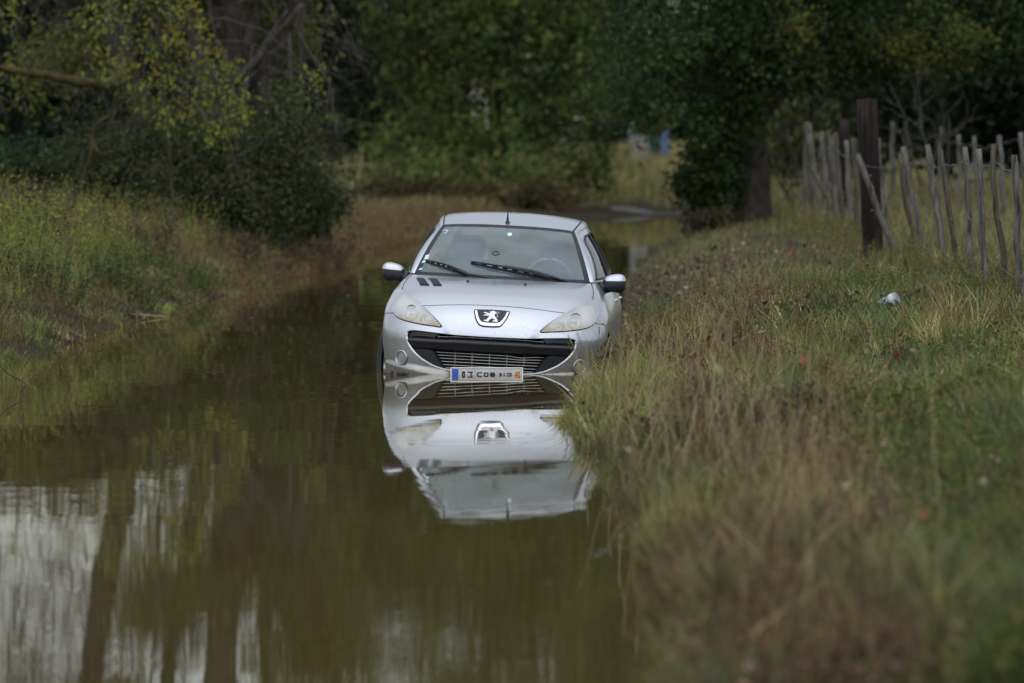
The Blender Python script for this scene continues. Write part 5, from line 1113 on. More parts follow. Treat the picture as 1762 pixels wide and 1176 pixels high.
# left: old tree with several leaning stems
rng = np.random.default_rng(23)
YL = 97
T3 = empty("old_tree", at(405, 372, YL), "old many-stemmed tree with bare grey branches rising out of the dark shrub on the left", "tree"); o3 = np.array(T3.location)
def R3(px, py, dy=0.0, Y=YL): p = at(px, py, Y); return np.array([p.x, p.y + dy, p.z]) - o3
for pts, rad in (([(400, 380), (395, 240), (398, 60), (385, -180), (370, -420), (390, -700)], [.34, .31, .30, .27, .22, .08]),
                 ([(390, 330), (350, 150), (318, -60), (280, -330), (262, -640)], [.17, .15, .13, .11, .05]),
                 ([(410, 300), (450, 130), (520, -30), (575, -260), (640, -560)], [.20, .18, .15, .12, .05]),
                 ([(300, 330), (215, 120), (165, -170), (130, -420), (98, -700)], [.22, .2, .2, .18, .1]),
                 ([(395, 200), (430, 60), (455, -120), (470, -420)], [.15, .13, .11, .06])):
    trunk_obj("stem", rng, [R3(*p, dy=rng.normal() * .25) for p in pts], rad, M_BARK, T3, 9, .03)
m = MB()
for a, b, r in (((400, 150), (525, 10), .075), ((420, 130), (500, 20), .05), ((525, 10), (512, 240), .03), ((505, 40), (575, 160), .028), ((575, 160), (585, 240), .02), ((570, 140), (567, 240), .018), ((500, 60), (505, 210), .04), ((330, 40), (385, 150), .04), ((365, 0), (380, 100), .03), ((440, 80), (420, 200), .03)):
    m.tube(bend(rng, R3(*a, -.9), R3(*b, -1.1), 9, .05), np.linspace(r, r * .5, 9), 6)
m.build("bare_branches", M_TWIG, T3, True)
m = MB()
for k in range(170):
    px_, py_ = rng.uniform(-30, 580), rng.uniform(-60, 310); d_ = rng.normal(size=3); d_[2] -= .5
    twig_spray(m, rng, R3(px_, py_, rng.uniform(-2.2, .8)), d_, rng.uniform(.4, 1.2), .009, 2, None, .25)
for k in range(400):
    px_, py_ = (rng.uniform(-80, 640) if k < 260 else rng.uniform(-80, 230)), rng.uniform(-650, -60); d_ = rng.normal(size=3); d_[2] += .2
    twig_spray(m, rng, R3(px_, py_, rng.uniform(-1.0, 1.0)), d_, rng.uniform(.7, 1.8), .016, 2, None, .1)
tag(m.build("twigs", M_TWIG, T3, False), kind="stuff")
bl = rel([px_blob(200, -120, YL, 90, 1.2, 90), px_blob(330, -100, YL, 150, 1.3, 100), px_blob(480, -130, YL, 140, 1.3, 130), px_blob(240, -260, YL, 80, 1.1, 100), px_blob(420, -330, YL, 110, 1.2, 110), px_blob(560, -360, YL, 130, 1.2, 140), px_blob(600, -560, YL, 90, 1.2, 90), px_blob(270, -500, YL, 40, 1, 80)], o3)
bl = np.vstack([bl, rel([px_blob(470, 40, YL + 1.5, 90, .8, 70), px_blob(330, 30, YL + 1.5, 120, .8, 80), px_blob(90, 90, YL + 2, 110, .8, 90)], o3)])
foliage("crown", rng, bl, 900, 20, (.5, .5, .42), .12, [(.12, .14, .025), (.085, .105, .025), (.14, .145, .03)], None, T3, .5, .5, shell=.2)

bl = rel([px_blob(60, -300, YL, 90, 1, 120), px_blob(40, -540, YL, 70, 1, 90), px_blob(180, -430, YL, 60, 1, 120), px_blob(330, -560, YL, 90, 1, 80), px_blob(470, -560, YL, 80, 1, 90)], o3)
foliage("upper_leaves", rng, bl, 115, 14, (.6, .6, .6), .11, [(.12, .14, .025), (.085, .105, .025)], None, T3, .5, .5, shell=.15)

# yellow green sapling whose sprays hang in front of the old tree
rng = np.random.default_rng(24)
YS = 90
T4 = empty("sapling", at(240, 372, YS), "slender tree with hanging sprays of yellow green leaves in front of the dark left shrub", "tree"); o4 = np.array(T4.location)
def R4(px, py, dy=0.0): p = at(px, py, YS); return np.array([p.x, p.y + dy, p.z]) - o4
trunk_obj("trunk", rng, [R4(300, 385), R4(292, 260), R4(272, 90), R4(270, -120), R4(250, -320)], [.020, .02, .02, .02, .012], M_BARK, T4, 7)
sprays = [(165, 60), (190, 40), (178, 95), (200, 105), (222, 60), (235, 85), (210, 20), (250, 30), (262, 65), (272, 95), (290, 60), (285, 25), (310, 50), (318, 20), (300, 10), (262, 120), (290, 115), (255, 150), (300, 140), (185, 125), (195, 140), (345, 70), (358, 95), (345, 110), (370, 90), (352, 50), (398, 120), (380, 150), (395, 165), (372, 175), (410, 150), (415, 190), (320, 205), (302, 195), (275, 160), (230, 160), (215, 135), (15, 20), (20, 10), (170, 15), (240, 5), (330, 0), (270, -20), (200, -20), (365, 225), (385, 240), (420, 205), (250, 190), (300, 170), (345, 185), (330, 150), (350, 135), (370, 130), (385, 115), (335, 120), (310, 110), (320, 85), (300, 70), (340, 40), (225, 110), (250, 100), (240, 190), (290, 215), (340, 225), (385, 205), (400, 230), (150, 25), (185, 5), (225, 0), (300, 0), (545, 130), (550, 150)]
m = MB(); LP = []; 
for (px_, py_) in sprays:
    e = R4(px_ + rng.normal() * 4, py_ - 4, rng.normal() * .35); s_ = R4(255 + (px_ - 255) * .35, py_ - 60 - rng.random() * 40, 0)
    m.tube(bend(rng, s_, e, 7, .06, .10), np.linspace(.012, .005, 7), 4, False)
    k = 26; LP.append(e + rng.normal(size=(k, 3)) * np.array([.10, .12, .10]))
m.build("branches", M_TWIG, T4, True)
m = MB()
for k in range(45):
    d_ = rng.normal(size=3) * [1, .5, .6]; d_[2] -= .9
    twig_spray(m, rng, R4(rng.uniform(110, 550), rng.uniform(110, 300), rng.uniform(-.8, 1.0)), d_, rng.uniform(.25, .75), .0075, 2, None, .15)
tag(m.build("hanging_twigs", M_TWIG, T4), kind="stuff")
P = np.vstack(LP); V, Q, C = leaf_arrays(rng, P, .09 * (.5 + .8 * rng.random(len(P))), np.repeat(pick(rng, [(.20, .22, .036), (.165, .20, .038), (.25, .215, .03)], len(sprays), [3, 3, 1]), 26, 0) * (.8 + .4 * rng.random((len(P), 1))), .9, .5)
big("leaves", V, Q, None, M_LEAF, T4, C)
# lichen covered fallen limb and its hooked branches, far left
rng = np.random.default_rng(25)
T5 = T3; o5 = o3                                   # a limb of the old tree reaching towards the lane
def R5(px, py, dy=0.0): p = at(px, py, 88); return np.array([p.x, p.y + dy, p.z]) - o5
m = MB(); q = np.vstack([bend(rng, R5(-60, 112), R5(165, 144), 12, .02), bend(rng, R5(165, 144), R3(214, 122), 8, .02)[1:]]); m.tube(q, np.linspace(.042, .085, len(q)), 9); m.build("lichen_limb", M_LICHEN, T5, True)
m = MB()
for line, r in (([(150, 0), (140, 38), (95, 62), (66, 92), (50, 120), (48, 150), (54, 180), (52, 190)], .020), ([(66, 92), (72, 128), (66, 160)], .014), ([(90, 85), (95, 118)], .013), ([(50, 152), (20, 185), (-20, 200)], .014), ([(200, 160), (190, 195), (165, 215), (160, 240), (172, 265), (190, 262)], .026), ([(160, 240), (155, 270), (140, 310), (136, 330)], .022), ([(290, 120), (240, 165), (210, 160), (195, 200), (185, 230)], .016), ([(210, 160), (230, 180), (270, 195), (300, 205)], .013), ([(240, 120), (215, 150), (190, 220)], .012), ([(28, 40), (30, 120)], .012)):
    q = smooth_poly([R5(*p, dy=rng.normal() * .05) for p in line], 4, False); m.tube(q, np.linspace(r, r * .65, len(q)), 6)
m.build("hooked_branches", M_LICHEN, T5, True)

# dark ivy and bramble mound at the foot of the left trees
rng = np.random.default_rng(26)
def shrub(name, label, px, py, Y, blobs, ncl, per, spread, size, pal, wts, seed, cat="shrub", group=None):
    r = np.random.default_rng(seed); T = empty(name, at(px, py, Y), label, cat, group); o = np.array(T.location)
    B = rel([px_blob(b[0], b[1], Y + b[4], b[2], b[5] if len(b) > 5 else b[2] / FPX * Y * .8, b[3]) for b in blobs], o)
    m = MB()
    for b in B:
        for k in range(3): m.tube(bend(r, (b[0] * .5, b[1] * .3, -.1), b[:3] + r.normal(size=3) * b[3:6] * .5, 7, .08), np.linspace(.03, .01, 7), 5)
    m.build("stems", M_BARK, T, True); foliage("leaves", r, B, ncl, per, spread, size, pal, wts, T, .4, .6, shell=.45); return T
PALD = [(.034, .052, .019), (.052, .074, .024), (.080, .098, .031), (.052, .045, .026), (.105, .112, .036)]
shrub("ivy_mound", "tall dark green ivy covered mound under the old left tree", 400, 395, 94, [(330, 335, 120, 70, 0, 1.0), (450, 325, 100, 90, 0, 1.0), (400, 260, 110, 65, .5, 1.0), (490, 270, 45, 95, .5, .6), (512, 180, 22, 70, .6, .4), (250, 300, 120, 60, .5, 1.0), (310, 230, 90, 45, 1.0, .8), (190, 260, 90, 45, 1.4, .8)], 2600, 22, (.32, .32, .24), .062, PALD, [3, 3, 2, 2, 1], 31)
shrub("bramble", "low mid green bramble spilling right of the dark ivy mound towards the meadow", 540, 400, 100, [(520, 345, 42, 60, 0, .5), (555, 350, 35, 45, .5, .4), (480, 385, 70, 35, -.5, .5)], 330, 20, (.26, .26, .2), .085, [(.05, .07, .025), (.07, .085, .03), (.04, .055, .02)], None, 32)
shrub("bush", "round green bush at the far left edge above the tall weeds", 40, 330, 96, [(20, 280, 90, 34, 0, .8), (110, 285, 90, 30, .5, .8), (-60, 260, 80, 50, 1, .8), (180, 300, 70, 34, 0, .7)], 560, 20, (.3, .3, .2), .085, [(.035, .065, .025), (.05, .08, .03), (.028, .048, .02)], None, 33)
shrub("bramble", "brown and olive thicket at the foot of the bushy middle tree", 760, 345, 178, [(700, 330, 70, 14, 0, .8), (860, 335, 90, 12, 0, .8), (950, 335, 60, 14, 1, .8), (640, 336, 50, 14, 0, .8)], 260, 18, (.5, .5, .3), .16, [(.085, .075, .028), (.075, .05, .03), (.10, .09, .03)], None, 34)
shrub("bush", "sunlit olive bush seen through the gap under the large right tree", 1400, 310, 175, [(1390, 220, 70, 70, 0, 1.2), (1450, 200, 60, 70, 1, 1.2), (1340, 250, 40, 60, 2, 1.0)], 330, 18, (.6, .6, .5), .2, [(.10, .12, .03), (.075, .09, .028), (.12, .12, .04)], None, 35)
shrub("bramble", "dead brown scrub at the water's edge below the ivy wrapped trunk", 1230, 392, 106, [(1215, 382, 36, 14, 0, .4), (1280, 382, 60, 14, .5, .4)], 130, 18, (.22, .22, .14), .07, [(.05, .035, .022), (.03, .024, .016), (.06, .05, .025)], None, 36)

# background trees one can tell apart, then the far wood as one mass
def back_tree(px, Y, base_py, top_py, half, pal, label, seed, name="tree"):
    r = np.random.default_rng(seed); T = empty(name, at(px, base_py, Y), label, "tree", "dark trees closing off the background"); o = np.array(T.location)
    k = Y / FPX; H = (base_py - top_py) * k; B = []
    for i in range(9):
        f = .10 + .85 * i / 8; B.append((r.normal() * half * k * .35, r.normal() * .8, H * f, half * k * (1.05 - .55 * abs(f - .45)), 2.2, H * .11))
    P = [np.array([0, 0, -.3]), np.array([r.normal() * .2, 0, H * .4]), np.array([r.normal() * .4, 0, H * .9])]
    trunk_obj("trunk", r, P, [.28, .2, .06], M_BARK, T, 8)
    foliage("crown", r, B, 1500, 20, (1.0, 1.0, .7), .20, pal, None, T, .4, .55, shell=.25); return T
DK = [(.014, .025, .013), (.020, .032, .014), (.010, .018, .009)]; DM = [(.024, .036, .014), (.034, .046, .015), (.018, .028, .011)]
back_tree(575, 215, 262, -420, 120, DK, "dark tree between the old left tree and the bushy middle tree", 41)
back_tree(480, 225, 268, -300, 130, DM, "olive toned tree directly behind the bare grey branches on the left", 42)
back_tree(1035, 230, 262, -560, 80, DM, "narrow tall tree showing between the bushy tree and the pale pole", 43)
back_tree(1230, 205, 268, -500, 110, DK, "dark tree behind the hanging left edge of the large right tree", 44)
back_tree(1620, 150, 280, -260, 190, DK, "black-green tree behind the picket fence", 45)
back_tree(1780, 140, 285, -260, 180, DK, "very dark tree at the far right edge behind the fence", 46)
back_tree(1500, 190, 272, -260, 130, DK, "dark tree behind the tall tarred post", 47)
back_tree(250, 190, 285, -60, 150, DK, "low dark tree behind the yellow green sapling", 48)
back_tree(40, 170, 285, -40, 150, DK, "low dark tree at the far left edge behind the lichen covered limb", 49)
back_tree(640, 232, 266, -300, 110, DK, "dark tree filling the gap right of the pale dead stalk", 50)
rng = np.random.default_rng(27)
B = []
for px_ in range(-500, 2400, 60):
    topy = 0 + 40 * rng.normal() if px_ < 420 else (-330 + 90 * rng.normal())
    for f in (.03, .15, .4, .65, .9): B.append(px_blob(px_ + 20 * rng.normal(), 275 + (topy - 275) * f, 335 + 10 * rng.normal(), 75, 3.5, (275 - topy) * .17))
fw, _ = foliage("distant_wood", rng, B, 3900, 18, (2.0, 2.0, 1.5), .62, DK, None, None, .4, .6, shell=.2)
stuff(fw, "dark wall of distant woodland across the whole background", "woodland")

# ------------------------------------------------------------------ fence, post, far objects, litter, leaves
rng = np.random.default_rng(51)
def stick(mb, p0, p1, r0, r1, n=8, wob=.02, sides=7):
    P = bend(rng, p0, p1, n, wob); mb.tube(P, np.linspace(r0, r1, n) * (1 + .06 * rng.normal(size=n)), sides)
    return P
def fence(name, label, pk, mats, wires_h, loc):
    F = empty(name, loc, label, "fence"); o = np.array(loc); tops = []
    for i, (bx, by, tx, ty, Y, w) in enumerate(pk):
        b = np.array(at(bx, by, Y)); t = np.array(at(tx, ty, Y)) + [0, rng.normal() * .03, 0]; b[2] -= .12; r = w / 2 / FPX * Y
        r *= .86; t = t + np.array([rng.normal() * .045, 0, rng.normal() * .03]); m = MB(); stick(m, b - o, t - o, r, r * .82, 10, .022); m.build("picket", mats[i % len(mats)], F, True); tops.append((b, t))
    tops.sort(key=lambda q: q[0][1])
    for h, sag in wires_h:
        m = MB(); pts = [b + (t - b) * h + np.array([-.02, -.035, 0]) for b, t in tops]
        for a, c in zip(pts[:-1], pts[1:]):
            n = max(4, int(np.linalg.norm(c - a) / .12)); P = bend(rng, a - o, c - o, n, .012, -sag); m.tube(P, .0034, 4, False)
            if h > .8:
                for q in P[1:-1:2]:
                    for k in range(2): e = rng.normal(size=3) * .016; m.tube([q - e, q + e], .0022, 3, False)
        m.build("barbed_wire", M_BARB, F)
    return F
M_BARB = pmat("galvanised_wire", (.10, .105, .11), .5, .6)
PK = [(1760, 520, 1750, 268, 55.5, 16), (1730, 500, 1713, 257, 57, 14), (1704, 512, 1688, 253, 59, 15), (1676, 492, 1662, 259, 62, 14), (1655, 500, 1620, 258, 64.5, 13), (1628, 470, 1591, 249, 67.5, 15),
      (1598, 455, 1556, 243, 71, 13), (1580, 448, 1546, 262, 72.5, 12), (1545, 436, 1492, 263, 73.2, 14), (1530, 420, 1512, 240, 80, 11), (1500, 415, 1507, 250, 83, 12)]
fence("picket_fence", "leaning weathered grey picket fence with barbed wire right of the tall tarred post", PK, [M_WOOD, M_WOODD, M_WOOD], [(.90, .015), (.55, .012), (.22, .015)], at(1620, 480, 66))
PK += [(1745, 515, 1738, 262, 56.5, 13), (1690, 503, 1672, 250, 60.5, 12), (1612, 463, 1574, 256, 69.5, 12), (1560, 440, 1528, 252, 74.5, 12), (1520, 424, 1498, 246, 78.5, 12), (1640, 482, 1606, 262, 66, 12)]
PK2 = [(1478, 415, 1462, 238, 86, 13), (1466, 408, 1450, 240, 88, 12), (1452, 402, 1440, 226, 90, 13), (1444, 398, 1432, 232, 92, 11), (1438, 392, 1422, 222, 94, 12), (1428, 386, 1414, 228, 96, 12), (1420, 382, 1408, 234, 98, 11), (1410, 377, 1402, 230, 100, 12), (1400, 374, 1396, 214, 102, 14), (1392, 370, 1388, 212, 104, 20), (1446, 376, 1393, 285, 95, 8)]
fence("picket_fence", "blurred run of crowded old pickets continuing beyond the tall tarred post", PK2, [M_WOODD, M_WOOD], [(.85, .012), (.5, .012)], at(1430, 400, 95))
PK3 = [(1536, 330, 1534, 208, 118, 10), (1565, 335, 1560, 209, 114, 10), (1618, 340, 1614, 214, 108, 9), (1652, 345, 1652, 227, 102, 10), (1685, 350, 1680, 228, 98, 10), (1728, 352, 1719, 231, 94, 11), (1768, 356, 1760, 226, 91, 11)]
fence("picket_fence", "second thinner row of grey stakes standing in the field behind the near fence", PK3, [M_WOOD], [(.9, .01)], at(1640, 345, 104))
# tall tarred post
TP = empty("fence_post", at(1500, 437, 74), "tall thick black tarred timber post at the bend of the picket fence", "post"); o = np.array(TP.location)
b = np.array(at(1503, 444, 74)) - o; t = np.array(at(1491, 172, 74)) - o
m = MB(); n = 14; P = b + (t - b) * np.linspace(0, 1, n)[:, None]; th = np.linspace(0, 2 * np.pi, 16, endpoint=False); V = []
for p in P:
    for a_ in th:
        q = lambda x: np.sign(x) * abs(x) ** .6
        V.append(p + np.array([q(np.cos(a_)) * .122, q(np.sin(a_)) * .12, 0]) * (1 + .03 * rng.normal()))
V = V + [P[-1] + np.array([0, 0, .008]), P[0]]; k = n * 16
m.add(V, [[j * 16 + i, j * 16 + (i + 1) % 16, (j + 1) * 16 + (i + 1) % 16, (j + 1) * 16 + i] for j in range(n - 1) for i in range(16)], [[k, (n - 1) * 16 + i, (n - 1) * 16 + (i + 1) % 16] for i in range(16)])
m.build("timber", M_TAR, TP)
m = MB()
for f in (.30, .52): c = b + (t - b) * f + np.array([-.0, -.125, 0]); m.lathe([(.012, 0), (.014, .008), (0, .012)], 8, Matrix.Translation(c) @ Matrix.Rotation(math.pi / 2, 4, 'X'))
m.build("bolt_heads", M_BARB, TP)
TP2 = empty("fence_post", at(1452, 380, 98), "short dark post behind the crowded old pickets", "post"); o = np.array(TP2.location)
m = MB(); stick(m, np.array(at(1455, 392, 98)) - o, np.array(at(1452, 206, 98)) - o, .085, .08, 8, .004, 10); m.build("timber", M_TAR, TP2, True)
DG = empty("dead_bush", at(1580, 300, 100), "leafless grey dead branches standing behind the near pickets", "bush"); o = np.array(DG.location)
m = MB()
for a_, b_ in (((1600, 330), (1585, 190)), ((1640, 330), (1632, 200)), ((1600, 300), (1630, 220)), ((1585, 320), (1560, 230))):
    A = np.array(at(*a_, 100)) - o; Bq = np.array(at(*b_, 100)) - o; twig_spray(m, rng, A, Bq - A, np.linalg.norm(Bq - A), .022, 2, None, 0)
m.build("branches", M_TWIG, DG, True)

# far things in the gap right of the car
def boxthing(name, label, cat, px0, px1, py0, py1, Y, dep, mat, parts):
    p = at((px0 + px1) / 2, py1, Y); T = empty(name, p, label, cat); w = (px1 - px0) / 2 / FPX * Y; h = (py1 - py0) / FPX * Y
    parts(T, w, h, dep, mat); return T
M_CONC = pmat("pale_concrete", (.20, .185, .155), .8, noise=((.15, .14, .115), 2.5, .4, .65))
M_BLUEP = pmat("blue_paint", (.06, .105, .22), .5); M_GREENP = pmat("dark_green_paint", (.012, .045, .045), .5); M_POLE = pmat("pale_pole", (.27, .27, .27), .7, noise=((.20, .20, .20), 1.5, .4, .6))
def gatepost(T, w, h, d, mat):
    m = MB(); m.box((0, 0, h * .46), (w, d, h * .48)); m.build("pillar", mat, T); m = MB(); m.box((0, 0, h * .965), (w * 1.12, d * 1.12, h * .03)); m.build("coping", mat, T)
boxthing("gatepost", "pale concrete gatepost beyond the end of the flooded lane", "gatepost", 1091, 1115, 232, 272, 262, .25, M_CONC, gatepost)
def binp(T, w, h, d, mat):
    m = MB(); v = [(x * w * (.88 if z == 0 else 1), y * d * (.88 if z == 0 else 1), z * h * .86 + .06) for z in (0, 1) for x, y in ((-1, -1), (1, -1), (1, 1), (-1, 1))]
    m.add(v, [[0, 1, 5, 4], [1, 2, 6, 5], [2, 3, 7, 6], [3, 0, 4, 7], [3, 2, 1, 0]]); m.build("tub", mat, T)
    m = MB(); m.box((0, 0, h * .93), (w * 1.06, d * 1.08, h * .05)); m.build("lid", mat, T)
boxthing("rubbish_bin", "dark green container beside the pale gatepost", "bin", 1117, 1136, 226, 266, 263, .3, M_GREENP, binp)
def post(T, w, h, d, mat):
    m = MB(); m.lathe([(w, -.1), (w, h * .94), (w * .8, h * .98), (0, h)], 12); m.build("tube", mat, T); m = MB(); m.lathe([(w * 1.5, 0), (w * 1.5, .05), (w, .06)], 12); m.build("foot_plate", mat, T)
boxthing("bollard", "bright blue post right of the dark green container", "post", 1138, 1150, 222, 264, 261, .15, M_BLUEP, post)
UP = empty("utility_pole", at(1089, 262, 300), "pale concrete pole half hidden by leaves above the gatepost", "pole")
m = MB(); m.lathe([(.15, -.6), (.14, 2.5), (.12, 5.2), (.10, 6.4), (0, 6.42)], 14); m.build("shaft", M_POLE, UP, True)
m = MB(); m.box((0, 0, 5.6), (.5, .05, .05)); m.build("cross_arm", M_POLE, UP)
for x_ in (-.4, 0, .4):
    m = MB(); m.lathe([(.03, 5.65), (.05, 5.72), (.05, 5.8), (.02, 5.85), (0, 5.86)], 10, Matrix.Translation((x_, 0, 0))); m.build("insulator", M_WHITE, UP, True)
GW = empty("low_wall", at(985, 276, 235), "scrap of pale stone wall beside the bushy tree's right edge", "wall")
m = MB()
for k in range(9): m.box((-.35 + .09 * k, 0, .10 + .02 * rng.random()), (.042, .18, .10 + .03 * rng.random()))
m.build("stones", M_CONC, GW); m = MB(); m.box((0, 0, .26), (.44, .2, .03)); m.build("coping", M_CONC, GW)
DS = empty("dead_stalk", at(600, 332, 165), "single pale curved dead stalk standing in the meadow left of the bushy tree", "stalk"); o = np.array(DS.location)
q = smooth_poly([np.array(at(*p, 165)) - o for p in ((597, 338), (606, 318), (618, 300), (621, 275), (622, 262))], 4, False)
m = MB(); m.tube(q, np.linspace(.020, .008, len(q)), 6); m.build("stalk", pmat("dead_stalk", (.34, .30, .2), .8), DS, True)

# can lying in the grass
CP = hit(1530, 552); CP.z += .145
CN = empty("metal_can", CP, "small silver can with punched holes and a pale band lying in the grass", "can", None, (0, 0, 0))
CN.rotation_euler = Euler((0, math.radians(64), math.radians(-22)))
M_TIN = pmat("dull_tin", (.20, .23, .27), .38, .7, noise=((.30, .32, .34), 30, .4, .6)); M_RUST = pmat("rust", (.22, .06, .025), .8)
m = MB(); m.lathe([(.050, -.085), (.056, -.083), (.055, -.02), (.053, .0), (.056, .02), (.056, .078), (.050, .085), (0, .08)], 28); m.build("shell", M_TIN, CN, True)
m = MB(); m.lathe([(.0575, .022), (.058, .025), (.058, .060), (.0575, .063)], 28); m.build("label_band", pmat("pale_band", (.55, .54, .47), .5, noise=((.30, .29, .24), 25, .5, .7)), CN, True)
m = MB(); m.lathe([(.057, -.086), (.051, -.092), (.0, -.088)], 28); m.build("rusty_rim", M_RUST, CN, True)
for a_ in np.arange(0, 6.28, .523):
    for z_ in (-.065, -.035):
        pass
hole = MB()
for i, a_ in enumerate(np.arange(0, 6.28, .523)):
    for z_ in (-.066, -.042): hole.lathe([(.0, .0568), (.008, .0566)], 8, Matrix.Rotation(a_ + (.26 if z_ > -.05 else 0), 4, 'Z') @ Matrix.Translation((0, 0, z_)) @ Matrix.Rotation(math.pi / 2, 4, 'Y'))
hole.build("punched_holes", M_DARK, CN)
# crumpled white paper by the fence foot
# fallen plane leaves lying on the verge
def fallen(px, py, Y, size, col, label, curl=.3, up=.03, group="fallen leaves on the right verge"):
    p = hit(px, py + 8); size *= .95; p.z += up + .15
    T = empty("fallen_leaf", p, label, "leaf", group, (rng.uniform(.5, 1.4), rng.uniform(-.5, .5), rng.uniform(0, 6.28)))
    out_ = [(0, -.5), (.10, -.30), (.42, -.38), (.30, -.12), (.55, .10), (.28, .14), (.20, .30), (0, .62), (-.22, .28), (-.28, .16), (-.52, .12), (-.30, -.10), (-.40, -.36), (-.10, -.30)]
    V = [(x * size, y * size, curl * size * (x * x * 2 + max(y, 0) * .8) + .02 * size * rng.normal()) for x, y in out_] + [(0, 0, -.03 * size)]; k = len(out_)
    m = MB(); m.add(V, None, [[i, (i + 1) % k, k] for i in range(k)], np.array(col)); m.build("blade", M_DRY, T)
    m = MB(); m.tube([(0, -.5 * size, 0), (.03 * size, -.75 * size, .02 * size), (.1 * size, -.95 * size, .06 * size)], .02 * size, 4, True, np.array(col) * .7); m.build("leaf_stalk", M_DRY, T); return T
OR = (.25, .09, .035); PK_ = (.22, .125, .09); PY = (.36, .38, .16); BR = (.13, .055, .033)
for a in ((1088, 758, 36.0, .085, OR, "orange brown leaf at the water's edge right of the car's reflection"),
          (1592, 957, 26.6, .075, OR, "large blurred orange leaf low in the right foreground"),
          (1554, 571, 47.0, .075, OR, "bright orange leaf just below the metal can"),
          (1234, 680, 41.5, .10, PY, "pale yellow green leaf among brown stalks in the middle of the verge"),
          (1382, 662, 41.5, .075, (.30, .08, .06), "reddish leaf in the grey green grass right of the pale yellow leaf"),
          (1362, 455, 66, .14, OR, "orange leaf on the pale grass strip left of the tall post"),
          (1437, 459, 66, .11, OR, "orange leaf in front of the tall tarred post's foot"),
          (1478, 429, 72, .11, OR, "orange leaf beside the left foot of the tall tarred post"),
          (1323, 436, 70, .11, (.28, .12, .05), "small tawny leaf farthest up the pale grass strip"),
          (1420, 470, 62, .10, PK_, "curled pinkish leaf left of a dry stem near the post"),
          (1345, 582, 47, .08, PK_, "curled pink brown leaf on a dark tuft in mid verge"),
          (1306, 600, 45.5, .08, (.36, .27, .2), "pale curled leaf lower left of the dark tuft"),
          (1496, 592, 46, .085, PK_, "dusty pink leaf in the grass below and left of the can"),
          (1540, 652, 40.5, .09, BR, "brown crumpled leaf in the green grass at the right"),
          (1187, 573, 48, .06, (.50, .22, .03), "tiny bright amber leaf on the brown stalks beside the car"),
          (1250, 655, 42, .09, BR, "dark brown leaf just above the pale yellow leaf"),
          (1298, 697, 39, .08, (.06, .035, .02), "nearly black leaf right of the pale yellow leaf"),
          (1195, 655, 42.5, .09, BR, "russet leaf among the green tuft's right side"),
          (1582, 530, 52, .07, BR, "russet leaf right of the metal can")):
    fallen(*a)
# tufts: tall grass standing out by itself
def tuft(name, label, px, py, Y, n, spread, h, pal, seed, wts=None, cat="grass tuft", lean=.5):
    r = np.random.default_rng(seed); p = hit(px, py); Y = p.y
    q2 = lambda: np.clip(r.normal(size=n), -1.8, 1.8); x = p.x + q2() * spread; y = p.y + q2() * spread * 2.2; hh = h * (.35 + .75 * r.random(n)); c = pick(r, pal, n, wts)
    V, Q, T_, C = blades_mesh(r, x, y, hh, np.maximum(.004, Y * 7e-5) * (.6 + .8 * r.random(n)), lean * r.random(n) ** .7, c * .8, c)
    return tag(big(name, V, Q, T_, M_GRASS, None, C), label, cat)
GG = [G_BRIGHT, G_GREEN, G_YEL, G_STRAW, (.20, .20, .07)]
tuft("grass_tuft", "thick green and straw tuft hiding the car's right front corner", 1068, 700, 44.5, 480, .16, .40, GG, 61, [3, 3, 2, 2, 1])
tuft("grass_tuft", "tall straw stems beside the car's right wheel", 1120, 650, 48, 260, .26, .58, [G_STRAW, (.19, .15, .06), G_OLIVE, G_BROWN], 62, [3, 2, 2, 1], lean=.45)
tuft("grass_tuft", "bright green tuft at the lower left edge of the water", -5, 650, 47, 420, .18, .36, [G_BRIGHT, G_GREEN, G_YEL, (.16, .17, .06)], 63, lean=.7)
tuft("grass_tuft", "upright reedy tuft on the left bank leaning right", 120, 520, 62, 60, .10, .75, [(.20, .22, .06), G_STRAW, G_BRIGHT], 64, lean=.35)
tuft("grass_tuft", "long blurred yellow green blades at the near water's edge", 1190, 960, 28.5, 300, .13, .36, [G_YEL, G_BRIGHT, G_STRAW], 65, [3, 2, 2], lean=.45)
tuft("grass_tuft", "long tan stems arching in the middle of the near verge", 1390, 950, 29.5, 170, .13, .50, [G_STRAW, (.22, .17, .08)], 66, lean=.55)
tuft("grass_tuft", "single group of tall straw stalks in mid verge right of the car", 1260, 640, 47, 40, .30, .62, [G_STRAW, (.26, .21, .10)], 67, lean=.35)
tuft("fern", "feathery bright green plant at the left edge on the bank", 30, 470, 66, 420, .35, .65, [(.10, .15, .03), (.13, .17, .035), (.08, .12, .03)], 68, cat="fern", lean=.9)
# bent straw lying on the water by the left bank, dark scraps on the bumper
ST = empty("floating_straw", at(225, 545, 67.5), "long pale bent straw reaching out over the water from the left bank", "straw"); o = np.array(ST.location)
q = smooth_poly([np.array(p) - o for p in (at(140, 560, 64.2), at(165, 540, 65), at(230, 541, 67), at(290, 546, 67.8))], 4, False); q[:, 2] = np.maximum(q[:, 2], .01 - o[2])
m = MB(); m.tube(q, .006, 5); m.build("stem", pmat("straw", (.34, .29, .13), .8), ST, True)
DB = empty("twig_debris", at(690, 644, 49.93), "dark scrap of flood debris stuck at the water line under the left fog lamp", "debris"); DB.location.z = .004; o = np.array(DB.location)
M_DEB = pmat("wet_debris", (.012, .011, .010), .6)
m = MB(); V, Q = softbox((.0, -.02, .006), (.036, .02, .020), .8, 12, 7); m.add(V, Q); m.tube([(.03, -.02, .004), (.055, -.02, .004), (.062, -.02, .018)], .006, 5); m.build("clod", M_DEB, DB, True)
